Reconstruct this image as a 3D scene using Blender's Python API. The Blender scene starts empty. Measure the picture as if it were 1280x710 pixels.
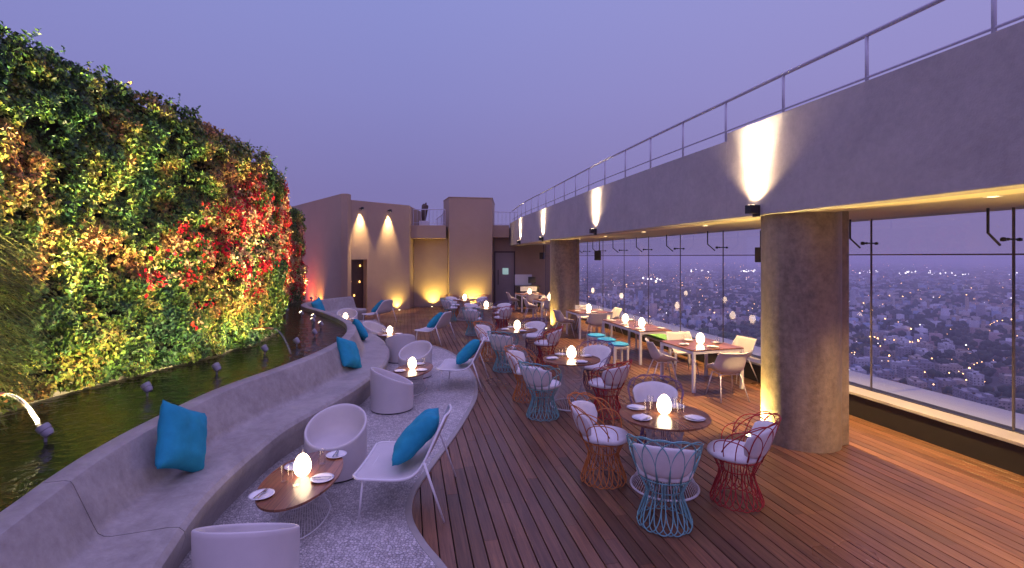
import bpy, math, random
import numpy as np
from mathutils import Vector, Matrix, noise

random.seed(7)
rng = np.random.default_rng(11)
sc = bpy.context.scene
COL = sc.collection
PI = math.pi
R = math.radians
EYE = 2.4
F = 620.0


def at(px, py, h=0.0):
    """Ground-plan point of something seen at a measured direction and height h (metres)."""
    Y = F * (EYE - h) / (py - 320.5)
    return ((px - 640) / F * Y, Y)


# ------------------------------------------------------------------ materials
MATS = {}


class NT:
    def __init__(s, m):
        s.m = m
        s.t = m.node_tree
        s.n = s.t.nodes
        s.l = s.t.links

    def node(s, typ, **kw):
        nd = s.n.new(typ)
        for k, v in kw.items():
            if k.startswith('i_'):
                key = k[2:].replace('_', ' ')
                nd.inputs[key].default_value = v
            else:
                setattr(nd, k, v)
        return nd

    def link(s, a, b):
        s.l.new(a, b)


def mat(name, col=(.5, .5, .5), rough=.5, metal=0.0, spec=.5, emis=None, estr=0.0, var=0.0, vscale=6.0,
        bump=0.0, bscale=60.0, coat=0.0):
    m = bpy.data.materials.new(name)
    m.use_nodes = True
    t = NT(m)
    b = t.n['Principled BSDF']
    b.inputs['Base Color'].default_value = (*col, 1)
    b.inputs['Roughness'].default_value = rough
    b.inputs['Metallic'].default_value = metal
    b.inputs['Specular IOR Level'].default_value = spec
    b.inputs['Coat Weight'].default_value = coat
    if emis:
        b.inputs['Emission Color'].default_value = (*emis, 1)
        b.inputs['Emission Strength'].default_value = estr
    tc = None
    if var > 0 or bump > 0:
        tc = t.node('ShaderNodeTexCoord')
    if var > 0:
        nz = t.node('ShaderNodeTexNoise', i_Scale=vscale, i_Detail=6.0, i_Roughness=.65)
        t.link(tc.outputs['Object'], nz.inputs['Vector'])
        mr = t.node('ShaderNodeMapRange', i_From_Min=.3, i_From_Max=.7, i_To_Min=1 - var, i_To_Max=1 + var)
        t.link(nz.outputs['Fac'], mr.inputs['Value'])
        mx = t.node('ShaderNodeVectorMath', operation='SCALE')
        mx.inputs[0].default_value = col
        t.link(mr.outputs['Result'], mx.inputs['Scale'])
        t.link(mx.outputs['Vector'], b.inputs['Base Color'])
    if bump > 0:
        nb = t.node('ShaderNodeTexNoise', i_Scale=bscale, i_Detail=5.0)
        t.link(tc.outputs['Object'], nb.inputs['Vector'])
        bp = t.node('ShaderNodeBump', i_Strength=bump, i_Distance=.01)
        t.link(nb.outputs['Fac'], bp.inputs['Height'])
        t.link(bp.outputs['Normal'], b.inputs['Normal'])
    MATS[name] = m
    return m


def concrete_mat(name, dark, light, rough=.6, vs=1.3, bump=.25, stain=0.5, streak=False):
    m = bpy.data.materials.new(name)
    m.use_nodes = True
    t = NT(m)
    b = t.n['Principled BSDF']
    tc = t.node('ShaderNodeTexCoord')
    vec = tc.outputs['Object']
    n1 = t.node('ShaderNodeTexNoise', i_Scale=vs, i_Detail=9.0, i_Roughness=.68, i_Distortion=.6)
    n2 = t.node('ShaderNodeTexNoise', i_Scale=vs * 9, i_Detail=6.0, i_Roughness=.7)
    n3 = t.node('ShaderNodeTexNoise', i_Scale=vs * 45, i_Detail=4.0)
    if streak:
        mp = t.node('ShaderNodeMapping')
        mp.inputs['Scale'].default_value = (1.6, 1.6, .45)
        t.link(vec, mp.inputs['Vector'])
        t.link(mp.outputs['Vector'], n1.inputs['Vector'])
    else:
        t.link(vec, n1.inputs['Vector'])
    t.link(vec, n2.inputs['Vector'])
    t.link(vec, n3.inputs['Vector'])
    a = t.node('ShaderNodeMath', operation='MULTIPLY_ADD')
    a.inputs[1].default_value = .45
    t.link(n2.outputs['Fac'], a.inputs[0])
    sc1 = t.node('ShaderNodeMath', operation='MULTIPLY')
    sc1.inputs[1].default_value = .55
    t.link(n1.outputs['Fac'], sc1.inputs[0])
    t.link(sc1.outputs[0], a.inputs[2])
    cr = t.node('ShaderNodeValToRGB')
    cr.color_ramp.elements[0].position = .5 - .16 * stain - .05
    cr.color_ramp.elements[0].color = (*dark, 1)
    cr.color_ramp.elements[1].position = .5 + .16 * stain + .05
    cr.color_ramp.elements[1].color = (*light, 1)
    t.link(a.outputs[0], cr.inputs['Fac'])
    t.link(cr.outputs['Color'], b.inputs['Base Color'])
    rr = t.node('ShaderNodeMapRange', i_From_Min=.3, i_From_Max=.7, i_To_Min=rough - .12, i_To_Max=rough + .12)
    t.link(n2.outputs['Fac'], rr.inputs['Value'])
    t.link(rr.outputs['Result'], b.inputs['Roughness'])
    bp = t.node('ShaderNodeBump', i_Strength=bump, i_Distance=.01)
    ad = t.node('ShaderNodeMath', operation='ADD')
    t.link(n2.outputs['Fac'], ad.inputs[0])
    t.link(n3.outputs['Fac'], ad.inputs[1])
    t.link(ad.outputs[0], bp.inputs['Height'])
    t.link(bp.outputs['Normal'], b.inputs['Normal'])
    MATS[name] = m
    return m


concrete_mat('bench_concrete', (.24, .21, .19), (.47, .43, .385), .55, 1.4, .2, .7)
concrete_mat('column_concrete', (.12, .09, .06), (.42, .325, .22), .40, 1.3, .3, .75, True)
concrete_mat('plaster_wall', (.34, .235, .165), (.42, .30, .215), .75, .8, .25, 1.2)
concrete_mat('fascia_plaster', (.34, .305, .295), (.50, .455, .435), .7, 1.4, .3, .8)
concrete_mat('soffit_plaster', (.50, .42, .31), (.56, .48, .36), .7, 1.0, .1, 1.2)
concrete_mat('sill_stone', (.3, .28, .25), (.42, .39, .35), .45, 2.0, .1, .8)
concrete_mat('ledge_metal', (.34, .36, .44), (.42, .44, .52), .5, 1.0, .1, 1.0)
mat('white_metal', (.78, .76, .74), .35, 0, .5, var=.03, vscale=20)
mat('white_shell', (.64, .60, .58), .45, 0, .4, var=.04, vscale=5, bump=.08, bscale=220)
mat('rail_metal', (.52, .50, .56), .4, .1)
mat('black_metal', (.02, .02, .022), .45)
mat('black_panel', (.014, .012, .011), .6, var=.2)
mat('dark_gap', (.01, .009, .008), .9)
mat('cushion_fabric', (.76, .73, .70), .85, 0, .2, var=.05, vscale=14, bump=.3, bscale=400)
mat('blue_fabric', (.025, .31, .43), .85, 0, .2, var=.12, vscale=9, bump=.35, bscale=350)
mat('teal_fabric', (.06, .38, .66), .85, 0, .2, var=.1, vscale=9, bump=.3, bscale=300)
mat('green_fabric', (.22, .50, .16), .85, 0, .2, var=.08, vscale=9)
mat('orange_wire', (.58, .20, .045), .4, .1)
mat('red_wire', (.42, .025, .03), .4, .1)
mat('aqua_wire', (.20, .46, .46), .4, .1)
mat('purple_wire', (.16, .10, .20), .4, .1)
mat('mullion_grey', (.10, .085, .09), .5)
mat('porcelain', (.82, .81, .80), .2, 0, .5)
mat('napkin_cloth', (.78, .76, .76), .8, 0, .2, bump=.2, bscale=250)
mat('steel', (.6, .58, .56), .25, 1.0)
mat('copper', (.55, .25, .13), .3, .9)
mat('fixture_grey', (.33, .31, .34), .45, .1)
mat('brown_canvas', (.09, .055, .04), .8, var=.2)
mat('door_paint', (.30, .25, .24), .5, var=.05)
mat('door_frame', (.07, .05, .045), .5)
mat('counter_dark', (.03, .027, .025), .4)
mat('stem_wood', (.10, .07, .04), .8, var=.2)
mat('backing_felt', (.008, .012, .006), .95, var=.4)
mat('screen_brown', (.06, .03, .018), .5, var=.2)
mat('egg_glow', (.9, .9, .9), .3, emis=(1.0, .72, .44), estr=10.0)
mat('lamp_glow', (.9, .9, .9), .3, emis=(1.0, .78, .45), estr=10.0)
mat('soffit_glow_paint', (.74, .62, .42), .6)  # golden uplight glow painted in, lighter than the rest of the soffit
mat('amber_glow', (.9, .7, .3), .3, emis=(1.0, .5, .12), estr=3.5)
mat('door_light', (.3, .4, .4), .3, emis=(.45, .7, .65), estr=.5)


def wood_mat(name, c0, c1, rough=.4, attr=True, stretch_angle=0.0, coat=0.0, planks=0.0):
    m = bpy.data.materials.new(name)
    m.use_nodes = True
    t = NT(m)
    b = t.n['Principled BSDF']
    tc = t.node('ShaderNodeTexCoord')
    rot = t.node('ShaderNodeMapping')
    rot.inputs['Rotation'].default_value = (0, 0, stretch_angle)
    t.link(tc.outputs['Object'], rot.inputs['Vector'])
    mp = t.node('ShaderNodeMapping')
    mp.inputs['Scale'].default_value = (26, 1.2, 8)
    t.link(rot.outputs['Vector'], mp.inputs['Vector'])
    n1 = t.node('ShaderNodeTexNoise', i_Scale=1.5, i_Detail=8.0, i_Roughness=.65, i_Distortion=.8)
    t.link(mp.outputs['Vector'], n1.inputs['Vector'])
    n2 = t.node('ShaderNodeTexNoise', i_Scale=.9, i_Detail=4.0)
    t.link(tc.outputs['Object'], n2.inputs['Vector'])
    cr = t.node('ShaderNodeValToRGB')
    cr.color_ramp.elements[0].position = .3
    cr.color_ramp.elements[0].color = (*c0, 1)
    cr.color_ramp.elements[1].position = .72
    cr.color_ramp.elements[1].color = (*c1, 1)
    t.link(n1.outputs['Fac'], cr.inputs['Fac'])
    out = cr.outputs['Color']
    if attr:
        at_ = t.node('ShaderNodeAttribute', attribute_name='tint')
        mul = t.node('ShaderNodeMixRGB', blend_type='MULTIPLY', i_Fac=1.0)
        t.link(out, mul.inputs['Color1'])
        t.link(at_.outputs['Color'], mul.inputs['Color2'])
        out = mul.outputs['Color']
    if planks:
        sp = t.node('ShaderNodeSeparateXYZ')
        t.link(rot.outputs['Vector'], sp.inputs[0])
        mo = t.node('ShaderNodeMath', operation='MULTIPLY')
        mo.inputs[1].default_value = 1 / planks
        t.link(sp.outputs['X'], mo.inputs[0])
        fl = t.node('ShaderNodeMath', operation='FLOOR')
        t.link(mo.outputs[0], fl.inputs[0])
        wn = t.node('ShaderNodeTexWhiteNoise', noise_dimensions='1D')
        t.link(fl.outputs[0], wn.inputs['W'])
        mr = t.node('ShaderNodeMapRange', i_To_Min=.7, i_To_Max=1.25)
        t.link(wn.outputs['Value'], mr.inputs['Value'])
        fr = t.node('ShaderNodeMath', operation='FRACT')
        t.link(mo.outputs[0], fr.inputs[0])
        pp = t.node('ShaderNodeMath', operation='PINGPONG')
        pp.inputs[1].default_value = .5
        t.link(fr.outputs[0], pp.inputs[0])
        gp = t.node('ShaderNodeMapRange', i_From_Min=.0, i_From_Max=.05, i_To_Min=.35, i_To_Max=1.0)
        t.link(pp.outputs[0], gp.inputs['Value'])
        mm = t.node('ShaderNodeMath', operation='MULTIPLY')
        t.link(mr.outputs['Result'], mm.inputs[0])
        t.link(gp.outputs['Result'], mm.inputs[1])
        vm = t.node('ShaderNodeVectorMath', operation='SCALE')
        t.link(out, vm.inputs[0])
        t.link(mm.outputs[0], vm.inputs['Scale'])
        out = vm.outputs['Vector']
    t.link(out, b.inputs['Base Color'])
    rr = t.node('ShaderNodeMapRange', i_From_Min=.3, i_From_Max=.7, i_To_Min=rough - .1, i_To_Max=rough + .15)
    t.link(n2.outputs['Fac'], rr.inputs['Value'])
    t.link(rr.outputs['Result'], b.inputs['Roughness'])
    b.inputs['Coat Weight'].default_value = coat
    b.inputs['Coat Roughness'].default_value = .12
    bp = t.node('ShaderNodeBump', i_Strength=.2, i_Distance=.004)
    t.link(n1.outputs['Fac'], bp.inputs['Height'])
    t.link(bp.outputs['Normal'], b.inputs['Normal'])
    MATS[name] = m


DECK_A = math.atan(.21)
wood_mat('deck_wood', (.095, .041, .023), (.25, .118, .060), .36, True, -DECK_A)
wood_mat('table_wood', (.17, .06, .028), (.38, .165, .075), .3, False, 0, .5, .09)


def pebble_mat():
    m = bpy.data.materials.new('pebble_mosaic')
    m.use_nodes = True
    t = NT(m)
    b = t.n['Principled BSDF']
    tc = t.node('ShaderNodeTexCoord')
    v = t.node('ShaderNodeTexVoronoi', feature='F1', i_Scale=36.0, i_Randomness=.85)
    ve = t.node('ShaderNodeTexVoronoi', feature='DISTANCE_TO_EDGE', i_Scale=36.0, i_Randomness=.85)
    big = t.node('ShaderNodeTexNoise', i_Scale=.9, i_Detail=4.0)
    for q in (v, ve, big):
        t.link(tc.outputs['Object'], q.inputs['Vector'])
    sp = t.node('ShaderNodeSeparateXYZ')
    t.link(v.outputs['Color'], sp.inputs[0])
    cr = t.node('ShaderNodeValToRGB')
    cr.color_ramp.elements[0].color = (.46, .43, .41, 1)
    cr.color_ramp.elements[1].color = (.78, .74, .70, 1)
    t.link(sp.outputs['X'], cr.inputs['Fac'])
    ed = t.node('ShaderNodeMapRange', i_From_Min=.01, i_From_Max=.13, i_To_Min=.5, i_To_Max=1.0)
    t.link(ve.outputs['Distance'], ed.inputs['Value'])
    bg = t.node('ShaderNodeMapRange', i_From_Min=.3, i_From_Max=.7, i_To_Min=.75, i_To_Max=1.15)
    t.link(big.outputs['Fac'], bg.inputs['Value'])
    mm = t.node('ShaderNodeMath', operation='MULTIPLY')
    t.link(ed.outputs['Result'], mm.inputs[0])
    t.link(bg.outputs['Result'], mm.inputs[1])
    vm = t.node('ShaderNodeVectorMath', operation='SCALE')
    t.link(cr.outputs['Color'], vm.inputs[0])
    t.link(mm.outputs[0], vm.inputs['Scale'])
    t.link(vm.outputs['Vector'], b.inputs['Base Color'])
    bp = t.node('ShaderNodeBump', i_Strength=.9, i_Distance=.012)
    t.link(ed.outputs['Result'], bp.inputs['Height'])
    t.link(bp.outputs['Normal'], b.inputs['Normal'])
    b.inputs['Roughness'].default_value = .45
    MATS['pebble_mosaic'] = m


pebble_mat()


def water_mat():
    m = bpy.data.materials.new('pool_water')
    m.use_nodes = True
    t = NT(m)
    b = t.n['Principled BSDF']
    b.inputs['Base Color'].default_value = (.016, .018, .005, 1)
    b.inputs['Roughness'].default_value = .04
    b.inputs['IOR'].default_value = 1.45
    b.inputs['Specular IOR Level'].default_value = .9
    tc = t.node('ShaderNodeTexCoord')
    n = t.node('ShaderNodeTexNoise', i_Scale=5.0, i_Detail=3.0, i_Distortion=1.5)
    n2 = t.node('ShaderNodeTexNoise', i_Scale=2.2, i_Detail=3.0)
    t.link(tc.outputs['Object'], n.inputs['Vector'])
    t.link(tc.outputs['Object'], n2.inputs['Vector'])
    ad = t.node('ShaderNodeMath', operation='ADD')
    t.link(n.outputs['Fac'], ad.inputs[0])
    t.link(n2.outputs['Fac'], ad.inputs[1])
    bp = t.node('ShaderNodeBump', i_Strength=.5, i_Distance=.03)
    t.link(ad.outputs[0], bp.inputs['Height'])
    t.link(bp.outputs['Normal'], b.inputs['Normal'])
    MATS['pool_water'] = m


water_mat()


def glass_mat(name, tint=(.93, .94, .97), ior=1.5, boost=1.0):
    m = bpy.data.materials.new(name)
    m.use_nodes = True
    t = NT(m)
    t.n.clear()
    out = t.node('ShaderNodeOutputMaterial')
    tr = t.node('ShaderNodeBsdfTransparent')
    tr.inputs['Color'].default_value = (*tint, 1)
    gl = t.node('ShaderNodeBsdfGlossy')
    gl.inputs['Roughness'].default_value = .01
    fr = t.node('ShaderNodeFresnel', i_IOR=ior)
    mu = t.node('ShaderNodeMath', operation='MULTIPLY')
    mu.use_clamp = True
    mu.inputs[1].default_value = boost
    # reflect on the entering face only, so the pane acts as one sheet
    ge = t.node('ShaderNodeNewGeometry')
    inv = t.node('ShaderNodeMath', operation='SUBTRACT')
    inv.inputs[0].default_value = 1.0
    t.link(ge.outputs['Backfacing'], inv.inputs[1])
    m2 = t.node('ShaderNodeMath', operation='MULTIPLY')
    t.link(fr.outputs[0], m2.inputs[0])
    t.link(inv.outputs[0], m2.inputs[1])
    t.link(m2.outputs[0], mu.inputs[0])
    mx = t.node('ShaderNodeMixShader')
    t.link(mu.outputs[0], mx.inputs['Fac'])
    t.link(tr.outputs[0], mx.inputs[1])
    t.link(gl.outputs[0], mx.inputs[2])
    t.link(mx.outputs[0], out.inputs['Surface'])
    MATS[name] = m


glass_mat('window_glass', boost=1.25)
glass_mat('tumbler_glass', (.985, .98, .975), 1.5, 1.2)


def jet_mat():
    m = bpy.data.materials.new('water_jet')
    m.use_nodes = True
    t = NT(m)
    b = t.n['Principled BSDF']
    b.inputs['Base Color'].default_value = (.8, .8, .8, 1)
    b.inputs['Roughness'].default_value = .1
    tr = t.node('ShaderNodeBsdfTransparent')
    mx = t.node('ShaderNodeMixShader')
    mx.inputs['Fac'].default_value = .16
    t.link(tr.outputs[0], mx.inputs[1])
    t.link(b.outputs[0], mx.inputs[2])
    t.link(mx.outputs[0], t.n['Material Output'].inputs['Surface'])
    MATS['water_jet'] = m


jet_mat()


def leaf_mat(name='leaf'):
    m = bpy.data.materials.new(name)
    m.use_nodes = True
    t = NT(m)
    b = t.n['Principled BSDF']
    a = t.node('ShaderNodeAttribute', attribute_name='tint')
    t.link(a.outputs['Color'], b.inputs['Base Color'])
    b.inputs['Roughness'].default_value = .45
    b.inputs['Specular IOR Level'].default_value = .35
    out = t.n['Material Output']
    tl = t.node('ShaderNodeBsdfTranslucent')
    t.link(a.outputs['Color'], tl.inputs['Color'])
    mx = t.node('ShaderNodeMixShader')
    mx.inputs['Fac'].default_value = .12
    t.link(b.outputs[0], mx.inputs[1])
    t.link(tl.outputs[0], mx.inputs[2])
    t.link(mx.outputs[0], out.inputs['Surface'])
    MATS[name] = m


leaf_mat()


def attr_mat(name, rough=.8, windows=False):
    m = bpy.data.materials.new(name)
    m.use_nodes = True
    t = NT(m)
    b = t.n['Principled BSDF']
    a = t.node('ShaderNodeAttribute', attribute_name='tint')
    outc = a.outputs['Color']
    b.inputs['Roughness'].default_value = rough
    t.link(outc, b.inputs['Base Color'])
    MATS[name] = m


attr_mat('far_building')


def city_wall_mat(name, col):
    """pale rendered wall with rows of dark window openings"""
    m = bpy.data.materials.new(name)
    m.use_nodes = True
    t = NT(m)
    b = t.n['Principled BSDF']
    b.inputs['Roughness'].default_value = .8
    b.inputs['Base Color'].default_value = (*col, 1)
    tc = t.node('ShaderNodeTexCoord')
    n = t.node('ShaderNodeTexNoise', i_Scale=.3, i_Detail=5.0)
    t.link(tc.outputs['Object'], n.inputs['Vector'])
    mr = t.node('ShaderNodeMapRange', i_From_Min=.3, i_From_Max=.7, i_To_Min=.7, i_To_Max=1.2)
    t.link(n.outputs['Fac'], mr.inputs['Value'])
    vm = t.node('ShaderNodeVectorMath', operation='SCALE')
    vm.inputs[0].default_value = col
    t.link(mr.outputs['Result'], vm.inputs['Scale'])
    t.link(vm.outputs['Vector'], b.inputs['Base Color'])
    MATS[name] = m


for nm, c in (('wall_cream', (.44, .38, .33)), ('wall_white', (.56, .55, .56)), ('wall_grey', (.30, .29, .31)),
              ('wall_pink', (.33, .21, .19)), ('wall_blue', (.22, .26, .34)), ('wall_ochre', (.30, .22, .15))):
    city_wall_mat(nm, c)
mat('city_window', (.07, .065, .07), .3)
mat('city_foliage', (.018, .034, .018), .9, var=.5, vscale=.05)
mat('city_ground', (.10, .095, .09), .9, var=.5, vscale=.004)
mat('city_light_warm', (.9, .6, .3), .5, emis=(1, .50, .16), estr=13.0)
mat('city_light_white', (.9, .9, .9), .5, emis=(1, .9, .8), estr=6.0)

# ------------------------------------------------------------------ mesh builder


class MB:
    def __init__(s):
        s.v = []
        s.f = []

    def add(s, vs, fs):
        o = len(s.v)
        s.v.extend(vs)
        s.f.extend([tuple(i + o for i in f) for f in fs])
        return s

    def box(s, c, size, rot=0.0, M=None):
        hx, hy, hz = size[0] / 2, size[1] / 2, size[2] / 2
        vs = []
        for z in (-hz, hz):
            for x, y in ((-hx, -hy), (hx, -hy), (hx, hy), (-hx, hy)):
                if M is not None:
                    p = M @ Vector((x, y, z))
                    vs.append((p.x + c[0], p.y + c[1], p.z + c[2]))
                else:
                    cr, sr = math.cos(rot), math.sin(rot)
                    vs.append((c[0] + x * cr - y * sr, c[1] + x * sr + y * cr, c[2] + z))
        return s.add(vs, [(3, 2, 1, 0), (4, 5, 6, 7), (0, 1, 5, 4), (1, 2, 6, 5), (2, 3, 7, 6), (3, 0, 4, 7)])

    def prism(s, poly, z0, z1):
        n = len(poly)
        area = sum(poly[i][0] * poly[(i + 1) % n][1] - poly[(i + 1) % n][0] * poly[i][1] for i in range(n))
        if area < 0:
            poly = poly[::-1]
        vs = [(x, y, z0) for x, y in poly] + [(x, y, z1) for x, y in poly]
        fs = [tuple(range(n - 1, -1, -1)), tuple(range(n, 2 * n))]
        fs += [(i, (i + 1) % n, n + (i + 1) % n, n + i) for i in range(n)]
        return s.add(vs, fs)

    def tube(s, pts, r, n=6, closed=False):
        P = [Vector(p) for p in pts]
        m = len(P)
        rr = r if isinstance(r, (list, tuple)) else [r] * m
        vs = []
        up = None
        for i in range(m):
            if closed:
                d = P[(i + 1) % m] - P[i - 1]
            else:
                d = P[min(i + 1, m - 1)] - P[max(i - 1, 0)]
            if d.length < 1e-9:
                d = Vector((0, 0, 1))
            d.normalize()
            if up is None:
                a = Vector((0, 0, 1)) if abs(d.z) < .9 else Vector((1, 0, 0))
                up = (a - d * a.dot(d)).normalized()
            else:
                up = (up - d * up.dot(d))
                if up.length < 1e-6:
                    up = d.orthogonal()
                up.normalize()
            w = d.cross(up)
            for k in range(n):
                a = 2 * PI * k / n
                q = P[i] + (up * math.cos(a) + w * math.sin(a)) * rr[i]
                vs.append((q.x, q.y, q.z))
        fs = []
        for i in range(m if closed else m - 1):
            j = (i + 1) % m
            for k in range(n):
                k2 = (k + 1) % n
                fs.append((i * n + k, i * n + k2, j * n + k2, j * n + k))
        if not closed:
            fs.append(tuple(range(n - 1, -1, -1)))
            fs.append(tuple((m - 1) * n + k for k in range(n)))
        return s.add(vs, fs)

    def lathe(s, prof, n=24, c=(0, 0, 0), sx=1.0, sy=1.0, caps=True):
        vs = []
        for r, z in prof:
            for k in range(n):
                a = 2 * PI * k / n
                vs.append((c[0] + r * sx * math.cos(a), c[1] + r * sy * math.sin(a), c[2] + z))
        fs = []
        for i in range(len(prof) - 1):
            for k in range(n):
                k2 = (k + 1) % n
                fs.append((i * n + k, i * n + k2, (i + 1) * n + k2, (i + 1) * n + k))
        if caps and prof[0][0] > 1e-6:
            fs.append(tuple(range(n - 1, -1, -1)))
        if caps and prof[-1][0] > 1e-6:
            fs.append(tuple((len(prof) - 1) * n + k for k in range(n)))
        return s.add(vs, fs)

    def grid(s, fn, nu, nv, flip=False, wrap_u=False):
        vs = []
        for j in range(nv + 1):
            for i in range(nu if wrap_u else nu + 1):
                p = fn(i / nu, j / nv)
                vs.append((p[0], p[1], p[2]))
        w = nu if wrap_u else nu + 1
        fs = []
        for j in range(nv):
            for i in range(nu):
                i2 = (i + 1) % w if wrap_u else i + 1
                q = (j * w + i, j * w + i2, (j + 1) * w + i2, (j + 1) * w + i)
                fs.append(q[::-1] if flip else q)
        return s.add(vs, fs)

    def sweep(s, path, sect, closed=True, nrm=None):
        """sect: (offset to the right of the path, z) pairs; path: plan polyline"""
        nrm = nrm or path_normals(path)
        n = len(sect)
        vs = []
        for i, (p, q) in enumerate(zip(path, nrm)):
            for o, z in sect:
                vs.append((p[0] + q[0] * o, p[1] + q[1] * o, z))
        fs = []
        for i in range(len(path) - 1):
            for k in range(n if closed else n - 1):
                k2 = (k + 1) % n
                fs.append((i * n + k, (i + 1) * n + k, (i + 1) * n + k2, i * n + k2))
        if closed:
            fs.append(tuple(range(n)))
            fs.append(tuple((len(path) - 1) * n + k for k in range(n - 1, -1, -1)))
        return s.add(vs, fs)

    def build(s, name, m, parent=None, smooth=False, fix=True, bevel=0.0, weld=False):
        me = bpy.data.meshes.new(name)
        me.from_pydata(s.v, [], s.f)
        me.materials.append(MATS[m])
        if smooth:
            me.polygons.foreach_set('use_smooth', [True] * len(me.polygons))
        me.update()
        o = bpy.data.objects.new(name, me)
        COL.objects.link(o)
        if fix:
            import bmesh
            bm = bmesh.new()
            bm.from_mesh(me)
            if weld:
                bmesh.ops.remove_doubles(bm, verts=bm.verts, dist=1e-5)
            bmesh.ops.recalc_face_normals(bm, faces=bm.faces)
            bm.to_mesh(me)
            bm.free()
        if bevel:
            md = o.modifiers.new('bevel', 'BEVEL')
            md.width = bevel
            md.segments = 2
            md.limit_method = 'ANGLE'
        if smooth == 'auto':
            for p in me.polygons:
                p.use_smooth = True
            me.set_sharp_from_angle(angle=R(35))
        if parent:
            o.parent = parent
        return o


def path_normals(path):
    out = []
    for i in range(len(path)):
        a = path[max(i - 1, 0)]
        b = path[min(i + 1, len(path) - 1)]
        dx, dy = b[0] - a[0], b[1] - a[1]
        L = math.hypot(dx, dy) or 1
        out.append((dy / L, -dx / L))
    return out


def spline(pts, n=8):
    """Catmull-Rom through plan points"""
    P = [np.array(p, float) for p in pts]
    P = [2 * P[0] - P[1]] + P + [2 * P[-1] - P[-2]]
    out = []
    for i in range(1, len(P) - 2):
        for k in range(n):
            t = k / n
            a, b, c, d = P[i - 1], P[i], P[i + 1], P[i + 2]
            q = .5 * ((2 * b) + (-a + c) * t + (2 * a - 5 * b + 4 * c - d) * t * t + (-a + 3 * b - 3 * c + d) * t ** 3)
            out.append(tuple(q))
    out.append(tuple(P[-2]))
    return out


def tag(o, label=None, cat=None, group=None, kind=None):
    if label:
        o['label'] = label
    if cat:
        o['category'] = cat
    if group:
        o['group'] = group
    if kind:
        o['kind'] = kind
    return o


def empty(name, loc=(0, 0, 0), rz=0.0):
    o = bpy.data.objects.new(name, None)
    COL.objects.link(o)
    o.location = loc
    o.rotation_euler = (0, 0, rz)
    o.empty_display_size = .1
    return o


def copy_tree(o, parent=None):
    c = o.copy()
    COL.objects.link(c)
    if parent:
        c.parent = parent
    for ch in list(o.children):
        copy_tree(ch, c)
    return c


class Kind:
    """first use places the prototype itself, later uses copy it"""

    def __init__(s, make):
        s.make = make
        s.proto = None
        s.src = None

    def put(s, loc, rz, label, cat, group=None):
        if s.proto is None:
            s.proto = s.make()
            o = s.proto
        else:
            o = copy_tree(s.proto)
        o.location = loc
        o.rotation_euler = (o.rotation_euler[0], o.rotation_euler[1], rz)
        tag(o, label, cat, group)
        return o


def spot(name, loc, target, power, col, size=60, blend=.6, rad=.03):
    l = bpy.data.lights.new(name, 'SPOT')
    l.energy = power
    l.color = col
    l.spot_size = R(size)
    l.spot_blend = blend
    l.shadow_soft_size = rad
    o = bpy.data.objects.new(name, l)
    COL.objects.link(o)
    o.location = loc
    d = Vector(target) - Vector(loc)
    o.rotation_euler = d.to_track_quat('-Z', 'Y').to_euler()
    return o


# ------------------------------------------------------------------ camera, world, sun
cam = bpy.data.cameras.new('camera')
cam.sensor_width = 36
cam.lens = 36 * F / 1280
cam.shift_y = -34.5 / 1280
cam.clip_start = .05
cam.clip_end = 60000
co = bpy.data.objects.new('camera', cam)
COL.objects.link(co)
co.location = (0, 0, EYE)
co.rotation_euler = (R(90), 0, 0)
sc.camera = co

w = bpy.data.worlds.new('World')
sc.world = w
w.use_nodes = True
t = NT(w)
t.n.clear()
out = t.node('ShaderNodeOutputWorld')
bg = t.node('ShaderNodeBackground')
tc = t.node('ShaderNodeTexCoord')
sep = t.node('ShaderNodeSeparateXYZ')
t.link(tc.outputs['Generated'], sep.inputs[0])
cr = t.node('ShaderNodeValToRGB')
els = cr.color_ramp.elements
els[0].position = 0.0
els[0].color = (.215, .180, .400, 1)
els[1].position = 1.0
els[1].color = (.84, .70, 1.60, 1)
e = els.new(.12)
e.color = (.215, .190, .440, 1)
e = els.new(.3)
e.color = (.245, .245, .560, 1)
e = els.new(.48)
e.color = (.262, .285, .64, 1)
e = els.new(.72)
e.color = (.58, .50, 1.15, 1)
t.link(sep.outputs['Z'], cr.inputs['Fac'])
# after-glow of the set sun, behind the camera
ng = t.node('ShaderNodeMapRange', i_From_Min=-.05, i_From_Max=-.9, i_To_Min=0.0, i_To_Max=1.0)
t.link(sep.outputs['Y'], ng.inputs['Value'])
zz = t.node('ShaderNodeMapRange', i_From_Min=0.0, i_From_Max=.8, i_To_Min=1.0, i_To_Max=.0)
t.link(sep.outputs['Z'], zz.inputs['Value'])
gm = t.node('ShaderNodeMath', operation='MULTIPLY')
t.link(ng.outputs['Result'], gm.inputs[0])
t.link(zz.outputs['Result'], gm.inputs[1])
gv = t.node('ShaderNodeVectorMath', operation='SCALE')
gv.inputs[0].default_value = (.34, .20, .50)
t.link(gm.outputs[0], gv.inputs['Scale'])
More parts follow.
